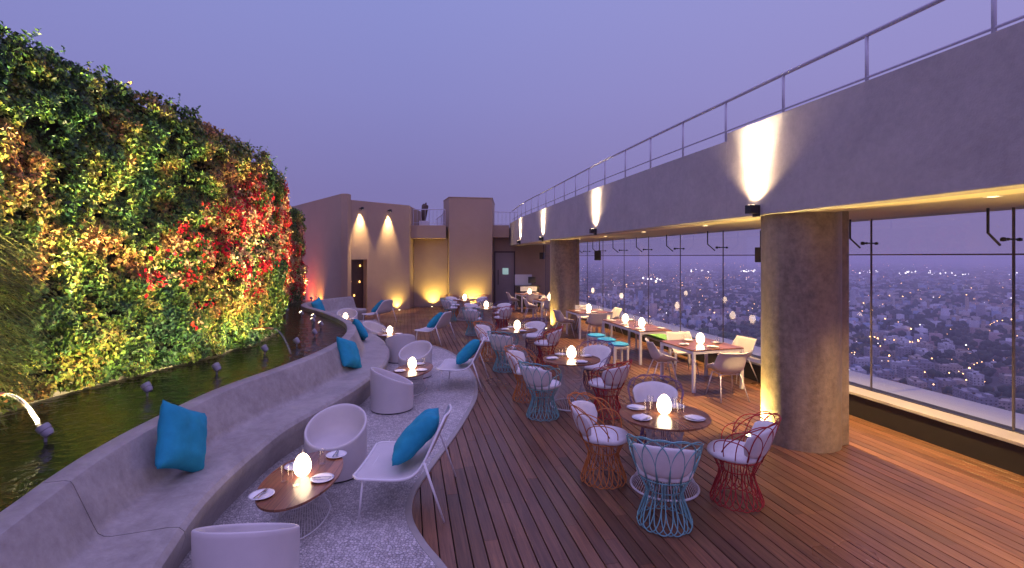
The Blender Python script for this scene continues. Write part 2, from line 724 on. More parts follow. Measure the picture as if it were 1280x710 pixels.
# paler lavender towards the right
rx = t.node('ShaderNodeMapRange', i_From_Min=-.2, i_From_Max=.9, i_To_Min=0.0, i_To_Max=1.0)
t.link(sep.outputs['X'], rx.inputs['Value'])
rv = t.node('ShaderNodeVectorMath', operation='SCALE')
rv.inputs[0].default_value = (.075, .035, .03)
t.link(rx.outputs['Result'], rv.inputs['Scale'])
a1 = t.node('ShaderNodeVectorMath', operation='ADD')
t.link(cr.outputs['Color'], a1.inputs[0])
t.link(gv.outputs['Vector'], a1.inputs[1])
a2 = t.node('ShaderNodeVectorMath', operation='ADD')
t.link(a1.outputs['Vector'], a2.inputs[0])
t.link(rv.outputs['Vector'], a2.inputs[1])
t.link(a2.outputs['Vector'], bg.inputs['Color'])
bg.inputs['Strength'].default_value = 1.0
t.link(bg.outputs[0], out.inputs['Surface'])

# ------------------------------------------------------------------ plan curves
fascia_pts = [(4.75, -2.0), (4.45, 0.5), (3.84, 3.7), (3.54, 5.13), (3.27, 6.3), (3.05, 7.3), (2.80, 8.4), (2.58, 9.4),
              (2.35, 10.5), (1.98, 12.3), (1.16, 16.8), (.42, 20.8), (-.12, 25.0)]
FAS = spline(fascia_pts, 6)


def fas_x(Y):
    return float(np.interp(Y, [p[1] for p in FAS], [p[0] for p in FAS]))


def glass_x(Y):
    return 7.1 - .218 * Y


GL_N = Vector((1, .218, 0)).normalized()  # outward normal of the glass wall
bench_pts = [(-2.6, .6), (-2.85, 2.0), (-3.12, 3.0), (-3.27, 3.5), (-3.38, 4.0), (-3.46, 4.7), (-3.49, 5.8), (-3.32, 6.9),
             (-3.22, 7.7), (-3.20, 8.6), (-3.26, 9.4), (-3.50, 10.5), (-4.02, 11.8), (-4.95, 13.3), (-5.75, 14.4),
             (-6.45, 15.3), (-6.85, 16.1), (-6.95, 17.0), (-6.72, 18.3), (-6.3, 19.2)]
BEN = spline(bench_pts, 8)
wall_pts = [(-4.6, 1.5), (-5.1, 3.2), (-5.33, 4.4), (-5.50, 5.4), (-5.46, 6.2), (-5.28, 7.1), (-5.08, 8.2), (-5.02, 9.4),
            (-5.17, 10.5), (-5.52, 11.5), (-6.15, 12.7), (-6.85, 13.9), (-7.42, 15.1), (-7.75, 16.3), (-7.95, 17.5),
            (-8.1, 19.0)]
WAL = spline(wall_pts, 10)
edge_pts = [(-.1, 1.0), (.05, 2.0), (-.1, 2.9), (-.45, 3.7), (-.73, 4.15), (-.92, 4.55), (-.98, 5.0), (-.91, 5.6), (-.76, 6.6),
            (-.66, 7.5), (-.60, 8.5), (-.70, 9.6), (-.93, 10.7), (-1.36, 12.0), (-1.85, 12.95), (-2.5, 13.8),
            (-3.4, 15.0), (-4.1, 16.3), (-4.6, 17.6), (-5.2, 18.8)]
EDG = spline(edge_pts, 8)
WATER = .74

# ------------------------------------------------------------------ deck
d_dir = Vector((-math.sin(DECK_A), math.cos(DECK_A)))
d_per = Vector((math.cos(DECK_A), math.sin(DECK_A)))


def build_deck():
    verts, faces, cols = [], [], []
    pitch, gap = .125, .010
    u = -9.0
    umax = (d_per.x * (6.85 - .218 * 8) + d_per.y * 8)
    while u < umax:
        v = -4.0 - random.random() * 2
        while v < 27:
            L = random.choice((1.5, 2.1, 2.4, 3.0, 3.6))
            v1 = min(v + L, 27)
            s = random.uniform(.70, 1.22)
            if random.random() < .1:
                s *= .78
            tint = (s * random.uniform(.95, 1.06), s, s * random.uniform(.9, 1.08), 1)
            dz = random.uniform(-.0006, .0006)
            b0, b1 = u + gap / 2, u + pitch - gap / 2
            e = .0025
            rows = [(b0, -.024), (b0, dz - e), (b0 + e, dz), (b1 - e, dz), (b1, dz - e), (b1, -.024)]
            o = len(verts)
            for vv in (v + .001, v1 - .001):
                for uu, z in rows:
                    p = d_per * uu + d_dir * vv
                    verts.append((p.x, p.y, z))
            for k in range(5):
                faces.append((o + k + 1, o + k, o + 6 + k, o + 7 + k))
            faces.append((o, o + 1, o + 2, o + 3, o + 4, o + 5))
            faces.append((o + 11, o + 10, o + 9, o + 8, o + 7, o + 6))
            cols.extend([tint] * 12)
            v = v1
        u += pitch
    mb = MB()
    mb.v, mb.f = verts, faces
    o = mb.build('deck', 'deck_wood', fix=True)
    ca = o.data.color_attributes.new('tint', 'FLOAT_COLOR', 'POINT')
    ca.data.foreach_set('color', np.array(cols, dtype=np.float32).ravel())
    tag(o, kind='structure')
    mb = MB()
    mb.prism([(-11, -4), (7.8, -4), (glass_x(27) - .35, 27), (-11, 27)], -.5, -.026)
    tag(mb.build('floor_slab', 'dark_gap'), kind='structure')


build_deck()

# pebble platform
poly_up = EDG
mb = MB()
n_e = len(EDG)
# bench side of the platform follows the bench curve offset
bn = path_normals(BEN)
ben_in = [(p[0] + q[0] * .6, p[1] + q[1] * .6) for p, q in zip(BEN, bn)]
Ys = np.linspace(1.0, 18.6, 150)
ex = np.interp(Ys, [p[1] for p in EDG], [p[0] for p in EDG])
bx_ = np.interp(Ys, [p[1] for p in ben_in], [p[0] for p in ben_in])
vs = []
for y, a, b in zip(Ys, bx_, ex):
    for k in range(7):
        vs.append((a + (b - .05 - a) * k / 6, y, .014))
fs = [(i * 7 + k, i * 7 + k + 1, (i + 1) * 7 + k + 1, (i + 1) * 7 + k) for i in range(len(Ys) - 1) for k in range(6)]
mb.add(vs, fs)
tag(mb.build('pebble_path', 'pebble_mosaic'), kind='structure')
mb = MB()
mb.sweep(EDG, [(-.055, -.01), (-.055, .018), (-.045, .022), (.0, .022), (.008, .016), (.008, -.01)])
tag(mb.build('path_edging', 'sill_stone', smooth='auto'), kind='structure')

# ------------------------------------------------------------------ curved concrete bench
sect = [(0, 0), (0, .82), (.008, .842), (.03, .852), (.15, .852), (.185, .842), (.20, .82), (.325, .50), (.345, .455),
        (.38, .43), (.43, .422), (.60, .425), (.78, .43), (.84, .42), (.875, .385), (.88, .34), (.86, .27), (.79, .12),
        (.76, 0)]
bench = tag(empty('bench', (-3.2, 6, 0)), 'long curved grey concrete bench with sloping backrest beside the pool', 'bench')
iseam = min(range(len(BEN)), key=lambda i: abs(BEN[i][1] - 3.38))
for k, (a, b) in enumerate(((0, iseam), (iseam, len(BEN) - 1))):
    seg = BEN[a:b + 1]
    sn = path_normals(BEN)[a:b + 1]
    if k == 0:
        q = seg[-1]; r_ = seg[-2]
        seg = seg[:-1] + [(q[0] + (r_[0] - q[0]) * .17, q[1] + (r_[1] - q[1]) * .17)]
    mb = MB().sweep(seg, sect, nrm=sn)
    o = mb.build('bench_section', 'bench_concrete', smooth='auto')
    o.parent = bench
    o.location = (3.2, -6, 0)
core = [(o_ * 0 + o2, z2) for o_, (o2, z2) in zip([0] * 99, [(.01, 0), (.01, .82), (.04, .842), (.14, .842), (.185, .81),
        (.318, .48), (.35, .425), (.42, .410), (.8, .418), (.865, .34), (.77, .1), (.75, 0)])]
mb = MB().sweep(BEN[iseam - 1:iseam + 2], core)
o = mb.build('joint_filler', 'dark_gap')
o.parent = bench
o.location = (3.2, -6, 0)

# ------------------------------------------------------------------ pool
mb = MB()
Yp = np.linspace(.8, 18.9, 130)
bx0 = np.interp(Yp, [p[1] for p in BEN], [p[0] for p in BEN]) + .01
wx0 = np.interp(Yp, [p[1] for p in WAL], [p[0] for p in WAL]) - .3
vs = []
for y, a, b in zip(Yp, wx0, bx0):
    for k in range(5):
        vs.append((a + (b - a) * k / 4, y, WATER))
fs = [(i * 5 + k, i * 5 + k + 1, (i + 1) * 5 + k + 1, (i + 1) * 5 + k) for i in range(len(Yp) - 1) for k in range(4)]
mb.add(vs, fs)
tag(mb.build('pool_water', 'pool_water', smooth=True), kind='structure')
mb = MB().sweep(WAL, [(-.1, .3), (-.1, .80), (.06, .80), (.08, .78), (.08, .3)])
tag(mb.build('pool_kerb', 'sill_stone', smooth='auto'), kind='structure')

# ------------------------------------------------------------------ green wall
cum = [0.0]
for i in range(1, len(WAL)):
    cum.append(cum[-1] + math.hypot(WAL[i][0] - WAL[i - 1][0], WAL[i][1] - WAL[i - 1][1]))
WX = np.array([p[0] for p in WAL]); WY = np.array([p[1] for p in WAL]); WS = np.array(cum)
wn = path_normals(WAL)
WNX = np.array([p[0] for p in wn]); WNY = np.array([p[1] for p in wn])


def wall_top(Y):
    return np.interp(Y, [2, 4.6, 6, 8, 9.5, 11, 13, 15, 17.5, 19], [4.95, 4.80, 4.78, 4.58, 4.34, 4.22, 4.18, 4.12, 4.08, 4.05])


green = tag(empty('green_wall', (-5, 8, 0)), 'tall curved living wall of leafy plants with red and cream flowers behind the pool',
            'green wall')


def gpart(o):
    o.parent = green
    o.location = (5, -8, 0)
    return o


mb = MB()
path = WAL
nr = path_normals(path)
vs = []
for p, q in zip(path, nr):
    zt = float(wall_top(p[1])) - .12
    for o_, z in ((-.35, .2), (-.35, zt), (-.02, zt), (-.02, .2)):
        vs.append((p[0] + q[0] * o_, p[1] + q[1] * o_, z))
fs = [(i * 4 + k, (i + 1) * 4 + k, (i + 1) * 4 + (k + 1) % 4, i * 4 + (k + 1) % 4) for i in range(len(path) - 1) for k in range(4)]
fs += [(0, 1, 2, 3), tuple((len(path) - 1) * 4 + k for k in (3, 2, 1, 0))]
mb.add(vs, fs)
gpart(mb.build('backing_wall', 'backing_felt'))


def vnoise(x, y, seed=0, octv=2):
    """smooth value noise, numpy"""
    tot = np.zeros_like(x)
    amp = 1.0
    nrm_ = 0
    for o_ in range(octv):
        g = np.random.default_rng(seed + o_ * 17).random((256, 256))
        xx = x * (2 ** o_) + 100; yy = y * (2 ** o_) + 100
        xi = np.floor(xx).astype(int); yi = np.floor(yy).astype(int)
        fx = xx - xi; fy = yy - yi
        fx = fx * fx * (3 - 2 * fx); fy = fy * fy * (3 - 2 * fy)
        a = g[xi % 256, yi % 256]; b = g[(xi + 1) % 256, yi % 256]
        c = g[xi % 256, (yi + 1) % 256]; d = g[(xi + 1) % 256, (yi + 1) % 256]
        tot += amp * ((a * (1 - fx) + b * fx) * (1 - fy) + (c * (1 - fx) + d * fx) * fy)
        nrm_ += amp
        amp *= .5
    return tot / nrm_


def leaves(n, s0, s1, size, kindsel, name, matname='leaf', zlo=.78, extra=0.0):
    """scatter leaf blades over the wall's face; kindsel(Y,h,noises)->mask & colours"""
    s = rng.uniform(s0, s1, n)
    X = np.interp(s, WS, WX); Y = np.interp(s, WS, WY)
    NX = np.interp(s, WS, WNX); NY = np.interp(s, WS, WNY)
    L = np.hypot(NX, NY); NX /= L; NY /= L
    top = wall_top(Y)
    h = zlo + (top - zlo + .06) * rng.random(n)
    lump = vnoise(s * 2.2, h * 2.2, 3, 2)
    fine = vnoise(s * 6, h * 6, 9, 1)
    off = .0 + .26 * lump ** 1.5 + .20 * fine - .16 * rng.random(n) ** 2 + extra
    # crown of the wall curls back
    ov = np.clip((h - (top - .15)) / .2, 0, 1)
    off -= ov * .25 * rng.random(n)
    h = h + ov * (vnoise(s * 2.2, s * 0, 21, 3) - .45) * .42 * rng.random(n)
    X = X + NX * off; Y2 = Y + NY * off
    keep, col = kindsel(Y, h, s, off)
    if extra == 0:
        keep &= vnoise(s * 8.5, h * 8.5, 123, 2) + .10 * rng.random(n) > .365
    X, Y2, h, NX, NY, col, s = X[keep], Y2[keep], h[keep], NX[keep], NY[keep], col[keep], s[keep]
    m = len(X)
    # leaf frame: normal = wall normal + random + up; axis random, drooping
    nv = np.stack([NX, NY, np.full(m, .35)], 1) + rng.normal(0, .55, (m, 3))
    nv /= np.linalg.norm(nv, axis=1)[:, None]
    ax = rng.normal(0, 1, (m, 3)) + np.array([0, 0, -.5])
    ax -= nv * np.sum(ax * nv, 1)[:, None]
    ax /= np.linalg.norm(ax, axis=1)[:, None]
    bx = np.cross(nv, ax)
    sz = size * rng.uniform(.6, 1.4, m)[:, None]
    wd = sz * rng.uniform(.45, .75, m)[:, None]
    c = np.stack([X, Y2, h], 1)
    p0 = c - ax * sz * .5
    p2 = c + ax * sz * .5 - nv * sz * .12
    p1 = c + bx * wd * .5 + nv * sz * .12
    p3 = c - bx * wd * .5 + nv * sz * .12
    V = np.stack([p0, p1, p2, p3], 1).reshape(-1, 3)
    me = bpy.data.meshes.new(name)
    me.vertices.add(m * 4)
    me.vertices.foreach_set('co', V.astype(np.float32).ravel())
    # two triangles folded along the rib
    idx = np.arange(m)[:, None] * 4 + np.array([[0, 1, 2, 0, 2, 3]])
    me.loops.add(m * 6)
    me.loops.foreach_set('vertex_index', idx.ravel().astype(np.int32))
    me.polygons.add(m * 2)
    me.polygons.foreach_set('loop_start', (np.arange(m * 2) * 3).astype(np.int32))
    me.polygons.foreach_set('loop_total', np.full(m * 2, 3, dtype=np.int32))
    me.update(calc_edges=True)
    me.validate()
    ca = me.color_attributes.new('tint', 'FLOAT_COLOR', 'POINT')
    cc = np.concatenate([np.repeat(col, 4, axis=0), np.ones((m * 4, 1))], 1)
    ca.data.foreach_set('color', cc.astype(np.float32).ravel())
    me.materials.append(MATS[matname])
    o = bpy.data.objects.new(name, me)
    COL.objects.link(o)
    return gpart(o)


PAL = np.array([(.030, .085, .040), (.055, .135, .030), (.12, .21, .035), (.24, .24, .045), (.36, .22, .06), (.44, .19, .07)])


def flower_zone(Y, h, s):
    a = vnoise(s * 1.5, h * 1.5, 40, 3)
    z1 = np.exp(-((Y - 9.6) / 1.7) ** 2 - ((h - 2.75 - .12 * (Y - 9)) / .85) ** 2)
    z2 = np.exp(-((Y - 11.6) / .9) ** 2 - ((h - 2.9) / 1.4) ** 2)
    z3 = (Y > 13.5) * np.exp(-((h - 2.0) / 1.1) ** 2)
    z4 = .55 * np.exp(-((Y - 7.6) / .8) ** 2 - ((h - 2.2) / .4) ** 2)
    z = np.maximum(np.maximum(z1, z2), np.maximum(z3, z4))
    return z * 1.45 + (a - .5) * 1.3


def sel_leaf(Y, h, s, off):
    n = len(Y)
    a = vnoise(s * 1.3, h * 1.3, 5, 3)
    b = vnoise(s * 3.5, h * 3.5, 6, 2)
    idx = .45 + (a - .20) * 5.0 + (b - .5) * 4.6 + rng.normal(0, .75, n)
    # drier, ochre planting in places
    idx = idx + 1.5 * np.exp(-((Y - 6.9) / .7) ** 2 - ((h - 2.5) / .5) ** 2)
    idx = idx + 1.2 * np.exp(-((Y - 8.6) / 1.0) ** 2 - ((h - 3.7) / .5) ** 2)
    idx = idx + 1.6 * np.exp(-((Y - 5.2) / .5) ** 2 - ((h - 3.2) / .8) ** 2)
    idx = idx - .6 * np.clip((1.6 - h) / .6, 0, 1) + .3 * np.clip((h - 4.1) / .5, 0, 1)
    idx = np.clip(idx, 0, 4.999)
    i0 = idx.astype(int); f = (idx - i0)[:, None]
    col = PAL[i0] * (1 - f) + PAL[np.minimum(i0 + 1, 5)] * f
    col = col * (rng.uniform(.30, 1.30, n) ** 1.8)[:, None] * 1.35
    fl = flower_zone(Y, h, s)
    keep = rng.random(n) > np.clip((fl - .6) * 1.0, 0, .55)
    return keep, col


S_at = lambda y: float(np.interp(y, WY, WS))
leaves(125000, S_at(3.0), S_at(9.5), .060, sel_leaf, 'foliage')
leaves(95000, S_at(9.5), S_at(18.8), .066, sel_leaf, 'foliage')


def sel_flower(Y, h, s, off):
    n = len(Y)
    fl = flower_zone(Y, h, s)
    keep = rng.random(n) < np.clip((fl - .38) * 1.1, 0, .62) * (.25 + 1.2 * (vnoise(s * 4, h * 4, 91, 2) > .45))
    k = vnoise(s * 7, h * 7, 60, 1) + rng.normal(0, .10, n)
    red = np.array([.50, .006, .02]); scar = np.array([.62, .045, .02]); crm = np.array([.62, .42, .20]); pnk = np.array([.6, .2, .16])
    col = np.where((k < .45)[:, None], red, np.where((k < .58)[:, None], scar, np.where((k < .61)[:, None], pnk, crm)))
    col = col * rng.uniform(.7, 1.1, n)[:, None]
    return keep, col


leaves(80000, S_at(6.6), S_at(18.8), .064, sel_flower, 'flowers', extra=.07)

# wild sprigs sticking out above the rim
mb = MB()


def grass(n, name):
    """long arching blades of the grass clump at the near end"""
    vs, fs, cs = [], [], []
    for i in range(n):
        s = S_at(random.uniform(3.6, 5.35))
        h = random.uniform(1.0, 2.75)
        if (s > S_at(5.0) and h > 2.6) or h > 2.95 - .3 * random.random():
            h = random.uniform(1.1, 2.5)
        X = float(np.interp(s, WS, WX)); Y = float(np.interp(s, WS, WY))
        nx = float(np.interp(s, WS, WNX)); ny = float(np.interp(s, WS, WNY))
        L = random.uniform(.28, .62)
        side = random.uniform(-.9, 1.1)
        d = Vector((nx - ny * side * .9, ny + nx * side * .9, random.uniform(-.1, .8))).normalized()
        p = Vector((X + nx * .12, Y + ny * .12, h))
        wv = Vector((random.uniform(-1, 1), random.uniform(-1, 1), random.uniform(-1, 1)))
        wv = (wv - d * wv.dot(d)).normalized() * .0055
        o = len(vs)
        K = 6
        for k in range(K + 1):
            t_ = k / K
            q = p + d * (L * t_) + Vector((0, 0, -.75)) * (L * t_ * t_)
            ww = wv * (1 - t_ * .9)
            vs.append(tuple(q - ww)); vs.append(tuple(q + ww))
        for k in range(K):
            fs.append((o + 2 * k, o + 2 * k + 1, o + 2 * k + 3, o + 2 * k + 2))
        g = vnoise(np.array([s * 2.]), np.array([h * 2.]), 77, 2)[0]
        c = np.array([.05, .12, .03]) * (1 - g) + np.array([.24, .18, .06]) * g
        c = c * random.choice((.35, .7, 1.0, 1.5))
        cs.extend([(*c, 1)] * (2 * (K + 1)))
    m = MB(); m.v, m.f = vs, fs
    o = m.build(name, 'leaf', fix=False)
    ca = o.data.color_attributes.new('tint', 'FLOAT_COLOR', 'POINT')
    ca.data.foreach_set('color', np.array(cs, dtype=np.float32).ravel())
    return gpart(o)


grass(1900, 'long_grass')


def sprigs(n, name):
    vs, fs, cs = [], [], []
    for i in range(n):
        Y0 = random.uniform(3.5, 12.0)
        s = S_at(Y0)
        X = float(np.interp(s, WS, WX)); Y = float(np.interp(s, WS, WY))
        nx = float(np.interp(s, WS, WNX)); ny = float(np.interp(s, WS, WNY))
        h = float(wall_top(Y)) + .0
        off = random.uniform(-.05, .25)
        p = Vector((X + nx * off, Y + ny * off, h))
        d = Vector((random.uniform(-.6, .6) + nx * .3, random.uniform(-.6, .6), random.uniform(.6, 1))).normalized()
        L = random.uniform(.08, .30)
        c = PAL[random.choice((0, 0, 1, 1, 2))] * random.uniform(.7, 1.4)
        for k in range(int(5 + L * 40)):
            t_ = random.random()
            q = p + d * L * t_
            a = Vector((random.gauss(0, 1), random.gauss(0, 1), random.gauss(0, 1) + .4)).normalized() * random.uniform(.025, .05)
            b = a.orthogonal().normalized() * (a.length * .3)
            o = len(vs)
            vs.extend([tuple(q), tuple(q + a * .5 + b), tuple(q + a), tuple(q + a * .5 - b)])
            fs.append((o, o + 1, o + 2, o + 3))
            cs.extend([(*c, 1)] * 4)
        o = len(vs)
        wv = Vector((.002, .002, 0))
        vs.extend([tuple(p - wv), tuple(p + wv), tuple(p + d * L + wv), tuple(p + d * L - wv)])
        fs.append((o, o + 1, o + 2, o + 3))
        cs.extend([(*c, 1)] * 4)
    m = MB(); m.v, m.f = vs, fs
    o = m.build(name, 'leaf', fix=False)
    ca = o.data.color_attributes.new('tint', 'FLOAT_COLOR', 'POINT')
    ca.data.foreach_set('color', np.array(cs, dtype=np.float32).ravel())
    return gpart(o)


sprigs(24, 'sprigs')

# ------------------------------------------------------------------ right-hand canopy: fascia, ceiling, columns
can = tag(empty('canopy', (3, 8, 2.94)), 'long plastered roof canopy with tall fascia running along the glass wall', 'canopy')


def cpart(o, par=can, off=(-3, -8, -2.94)):
    o.parent = par
    o.location = off
    return o


istep = min(range(len(FAS)), key=lambda i: abs(FAS[i][1] - 7.12))
mb = MB().sweep(FAS[:istep + 1], [(0, 2.94), (0, 4.17), (.25, 4.17), (.25, 2.94)])
cpart(mb.build('fascia', 'fascia_plaster', bevel=.006))
mb = MB().sweep(FAS[istep:], [(0, 2.94), (0, 4.058), (.25, 4.058), (.25, 2.94)])
cpart(mb.build('fascia', 'fascia_plaster', bevel=.006))
mb = MB()
vs = []
for p in FAS:
    for z in (2.985, 3.6):
        vs.append((p[0] + .2, p[1], z)); vs.append((glass_x(p[1]) + .55, p[1], z))
fs = []
for i in range(len(FAS) - 1):
    a, b = i * 4, (i + 1) * 4
    fs += [(a, a + 1, b + 1, b), (a + 2, b + 2, b + 3, a + 3), (a + 1, a + 3, b + 3, b + 1), (a, b, b + 2, a + 2)]
fs += [(0, 2, 3, 1), tuple(len(vs) - 4 + k for k in (0, 1, 3, 2))]
mb.add(vs, fs)
cpart(mb.build('ceiling_slab', 'soffit_plaster'))
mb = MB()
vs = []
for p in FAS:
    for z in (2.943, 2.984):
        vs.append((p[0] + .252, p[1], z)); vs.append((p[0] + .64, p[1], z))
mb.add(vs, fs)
cpart(mb.build('ceiling_border', 'soffit_glow_paint'))
# recessed downlights
dl_make = None


def make_downlight():
    r = empty('downlight')
    MB().lathe([(.075, -.004), (.055, -.008), (.05, -.002), (.05, .0)], 20, caps=False).build('trim_ring', 'white_metal', r, smooth=True)
    MB().lathe([(.0, -.003), (.05, -.003)], 16).build('lens', 'lamp_glow', r)
    return r


DL = Kind(make_downlight)
dl_y = [2.4, 4.8, 7.1, 9.4, 11.9, 14.4, 16.9, 19.4, 22.0]
for i, y in enumerate(dl_y):
    x = fas_x(y) + 1.02 + .02 * i
    wh = ['out of frame near the camera', 'over the open deck right of the near column', 'just behind the near column',
          'beyond the near column', 'over the long communal table', 'over the square table by the far column',
          'beside the far column', 'past the far column', 'by the service door'][i]
    DL.put((x, y, 2.982), 0, 'round downlight in the canopy ceiling ' + wh, 'downlight', 'recessed ceiling downlights')
    spot('downlight_beam', (x, y, 2.955), (x + .15, y, 0), 560 if y < 7 else 950 if y < 8 else 620, (1, .62, .24), 100, .8, .04)


# columns
def column(x, y, r, label):
    c = tag(empty('column', (x, y, 0)), label, 'column', 'round concrete columns under the canopy')
    
    mb = MB()
    n = 72
    rows = 10
    for_vs = []
    mb.grid(lambda u, v: (r * math.cos(2 * PI * u), r * math.sin(2 * PI * u), 2.984 * v), n, rows, wrap_u=True)
    mb.build('shaft', 'column_concrete', c, smooth=True)
    q = MB()
    a = math.atan2(GL_N.y, GL_N.x)
    cx, cy = math.cos(a), math.sin(a)
    L = .46
    q.box((cx * (L - .22), cy * (L - .22), 1.487), (.44, .60, 2.972), a)
    q.build('pilaster', 'column_concrete', c, bevel=.01)
    return c


column(3.775, 6.50, .46, 'thick round concrete column nearest the camera, lit yellow on its left side')
column(1.73, 16.68, .45, 'smaller looking round concrete column at the far end of the tables, yellow uplight on its left')


def make_ground_light():
    r = empty('ground_light')
    MB().lathe([(.0, 0), (.07, 0), (.07, .012), (.052, .016), (.05, .010), (.0, .010)], 20).build('bezel', 'steel', r, smooth='auto')
    MB().lathe([(.0, .013), (.046, .013)], 16).build('lens', 'lamp_glow', r)
    return r


GLt = Kind(make_ground_light)
ups = [((3.17, 6.62), (3.5, 6.50, 2.2), 120, (1, .72, .22), 60, 'at the left foot of the near column'),
       ((3.98, 3.05), (4.15, 3.6, 2.9), 110, (1, .68, .2), 30, 'added below the frame to brighten the canopy underside'),  # extra unseen uplight, added to brighten fascia underside and soffit
       ((1.12, 16.45), (1.5, 16.6, 1.8), 55, (1, .68, .18), 60, 'at the left foot of the far column'),
       ((-3.80, 23.58), (-3.80, 23.86, 1.2), 60, (1, .72, .14), 55, 'below the recessed back wall'),
       ((-1.80, 23.50), (-1.85, 23.80, 1.2), 60, (1, .72, .14), 60, 'at the foot of the square tower'),
       ((-5.02, 22.12), (-5.2, 22.33, 1.2), 30, (1, .72, .16), 60, 'at the foot of the wall right of the dark doorway'),
       ((-8.60, 22.0), (-8.95, 22.55, 1.6), 110, (1, .34, .07), 60, 'glowing orange at the foot of the left end wall'),
       ((-9.35, 22.9), (-9.75, 23.5, 2.4), 170, (1, .09, .035), 60, 'added to redden the end wall behind the green wall'),  # added lamp, its red wash stands in for light off the flowers
       ((-3.15, 23.35), (-3.1, 23.9, 2.2), 10, (1, .72, .12), 40, 'in the corner between recess and tower')]
for (x, y), tgt, pw, c, size, wh in ups:
    GLt.put((x, y, .001), 0, 'small round in-ground uplight ' + wh, 'uplight', 'in-ground uplights')
    spot('uplight_beam', (x, y, .03), tgt, pw * 5.2, c, size + 60, 1.0, .04)

# railing along the canopy
rail = tag(empty('railing', (3, 8, 4.0)), 'long grey metal handrail following the top of the canopy fascia', 'railing')
off_path = [(p[0] + .13, p[1]) for p in FAS]
top = [(p[0], p[1], EYE + 2.29) for p in off_path]
low = [(p[0], p[1], EYE + 1.85) for p in off_path]
cpart(MB().tube(top, .025, 8).build('handrail', 'rail_metal', smooth=True), rail, (-3, -8, -4))
cpart(MB().tube(low, .014, 8).build('lower_rail', 'rail_metal', smooth=True), rail, (-3, -8, -4))
y = 4.02 - 1.11 * 4
while y < 25:
    z0 = 4.17 if y < 7.1 else 4.058
    x = fas_x(y) + .13
    cpart(MB().tube([(x, y, z0 - .02), (x, y, EYE + 2.29)], .018, 8).build('post', 'rail_metal', smooth=True), rail, (-3, -8, -4))
    y += 1.11


# sconces on the fascia
def make_sconce():
    r = empty('wall_uplight')
    MB().box((-.10, 0, .06), (.11, .11, .11)).build('housing', 'black_metal', r, bevel=.004)
    MB().box((-.025, 0, .04), (.05, .09, .15)).build('bracket', 'black_metal', r, bevel=.004)
    MB().lathe([(0, .118), (.04, .118)], 16, (-.10, 0, 0)).build('lens', 'lamp_glow', r)
    return r


SC = Kind(make_sconce)
for y, wh, pw in ((6.5, 'above the near column', 80), (12.0, 'second from the near column', 70), (17.2, 'third along towards the back', 62),
              (21.2, 'farthest along near the back wall', 55)):
    x = fas_x(y)
    a = math.atan2(fas_x(y + .2) - fas_x(y - .2), .4)
    SC.put((x - .002, y, 2.955), -a, 'small black box uplight on the fascia ' + wh, 'wall light', 'uplights along the fascia')
    spot('sconce_beam', (x - .085, y, 3.085), (x + .005, y, 4.0), pw * 3.6, (1, .78, .48), 70, 1.0, .04)
    spot('sconce_throw', (x - .15, y, 3.085), (x + .03, y, 4.15), 1500 if y < 8 else 1000, (1, .80, .52), 54, 1.0, .08)
    spot('sconce_spill', (x - .13, y, 3.082), (x + .02, y, 3.8), pw * 2.6, (1, .72, .42), 120, 1.0, .06)

# ------------------------------------------------------------------ glass wall
gw = tag(empty('glass_wall', (5, 8, 0)), 'long frameless glass wall on the right with dark joints, looking over the city', 'glass wall')


def gwp(o):
    o.parent = gw
    o.location = (-5, -8, 0)
    return o


muls = [2.35, 4.05, 5.78, 7.54, 9.3, 11.04, 12.75, 14.4, 16.0, 17.7, 19.2, 20.9, 22.6, 24.9]
gang = math.atan2(-GL_N.x, GL_N.y) + PI / 2
for a, b in zip([-2.0] + muls[:-1], muls):
    for z0, z1 in ((.375, 2.415), (2.435, 2.975)):
        pa = Vector((glass_x(a + .012), a + .012, 0)); pb = Vector((glass_x(b - .012), b - .012, 0))
        m_ = MB().prism([(pa.x, pa.y), (pb.x, pb.y), (pb.x + GL_N.x * .012, pb.y + GL_N.y * .012),
                         (pa.x + GL_N.x * .012, pa.y + GL_N.y * .012)], z0, z1)
        gwp(m_.build('pane', 'window_glass'))
for y in muls:
    m_ = MB().box((glass_x(y) + .006, y, 1.675), (.02, .022, 2.595), -math.atan(.218))
    gwp(m_.build('mullion', 'mullion_grey'))
pa = Vector((glass_x(-2), -2, 0)); pb = Vector((glass_x(25), 25, 0))
m_ = MB().prism([(pa.x, pa.y), (pb.x, pb.y), (pb.x + .018, pb.y), (pa.x + .018, pa.y)], 2.416, 2.434)
gwp(m_.build('transom', 'door_frame'))


def make_bracket():
    r = empty('glass_bracket')
    # local x: inward from the glass is negative
    MB().tube([(-.38, 0, .555), (-.38, 0, .27), (-.20, 0, .13)], .014, 6).build('rod', 'black_metal', r)
    q = MB()
    q.tube([(-.16, 0, .20), (.10, 0, .20)], .010, 6)
    q.lathe([(0, -.028), (.028, -.022), (.03, .0), (.022, .02), (0, .024)], 12, (-.15, 0, .20))
    q.lathe([(0, -.024), (.026, -.018), (.026, .012), (0, .02)], 12, (.10, 0, .20))  # outer half models the inner fitting's reflection in the glass
    q.lathe([(0, -.018), (.02, -.012), (.02, .012), (0, .018)], 12, (-.08, 0, .20))
    q.build('clamp', 'black_metal', r, smooth=True)
    return r


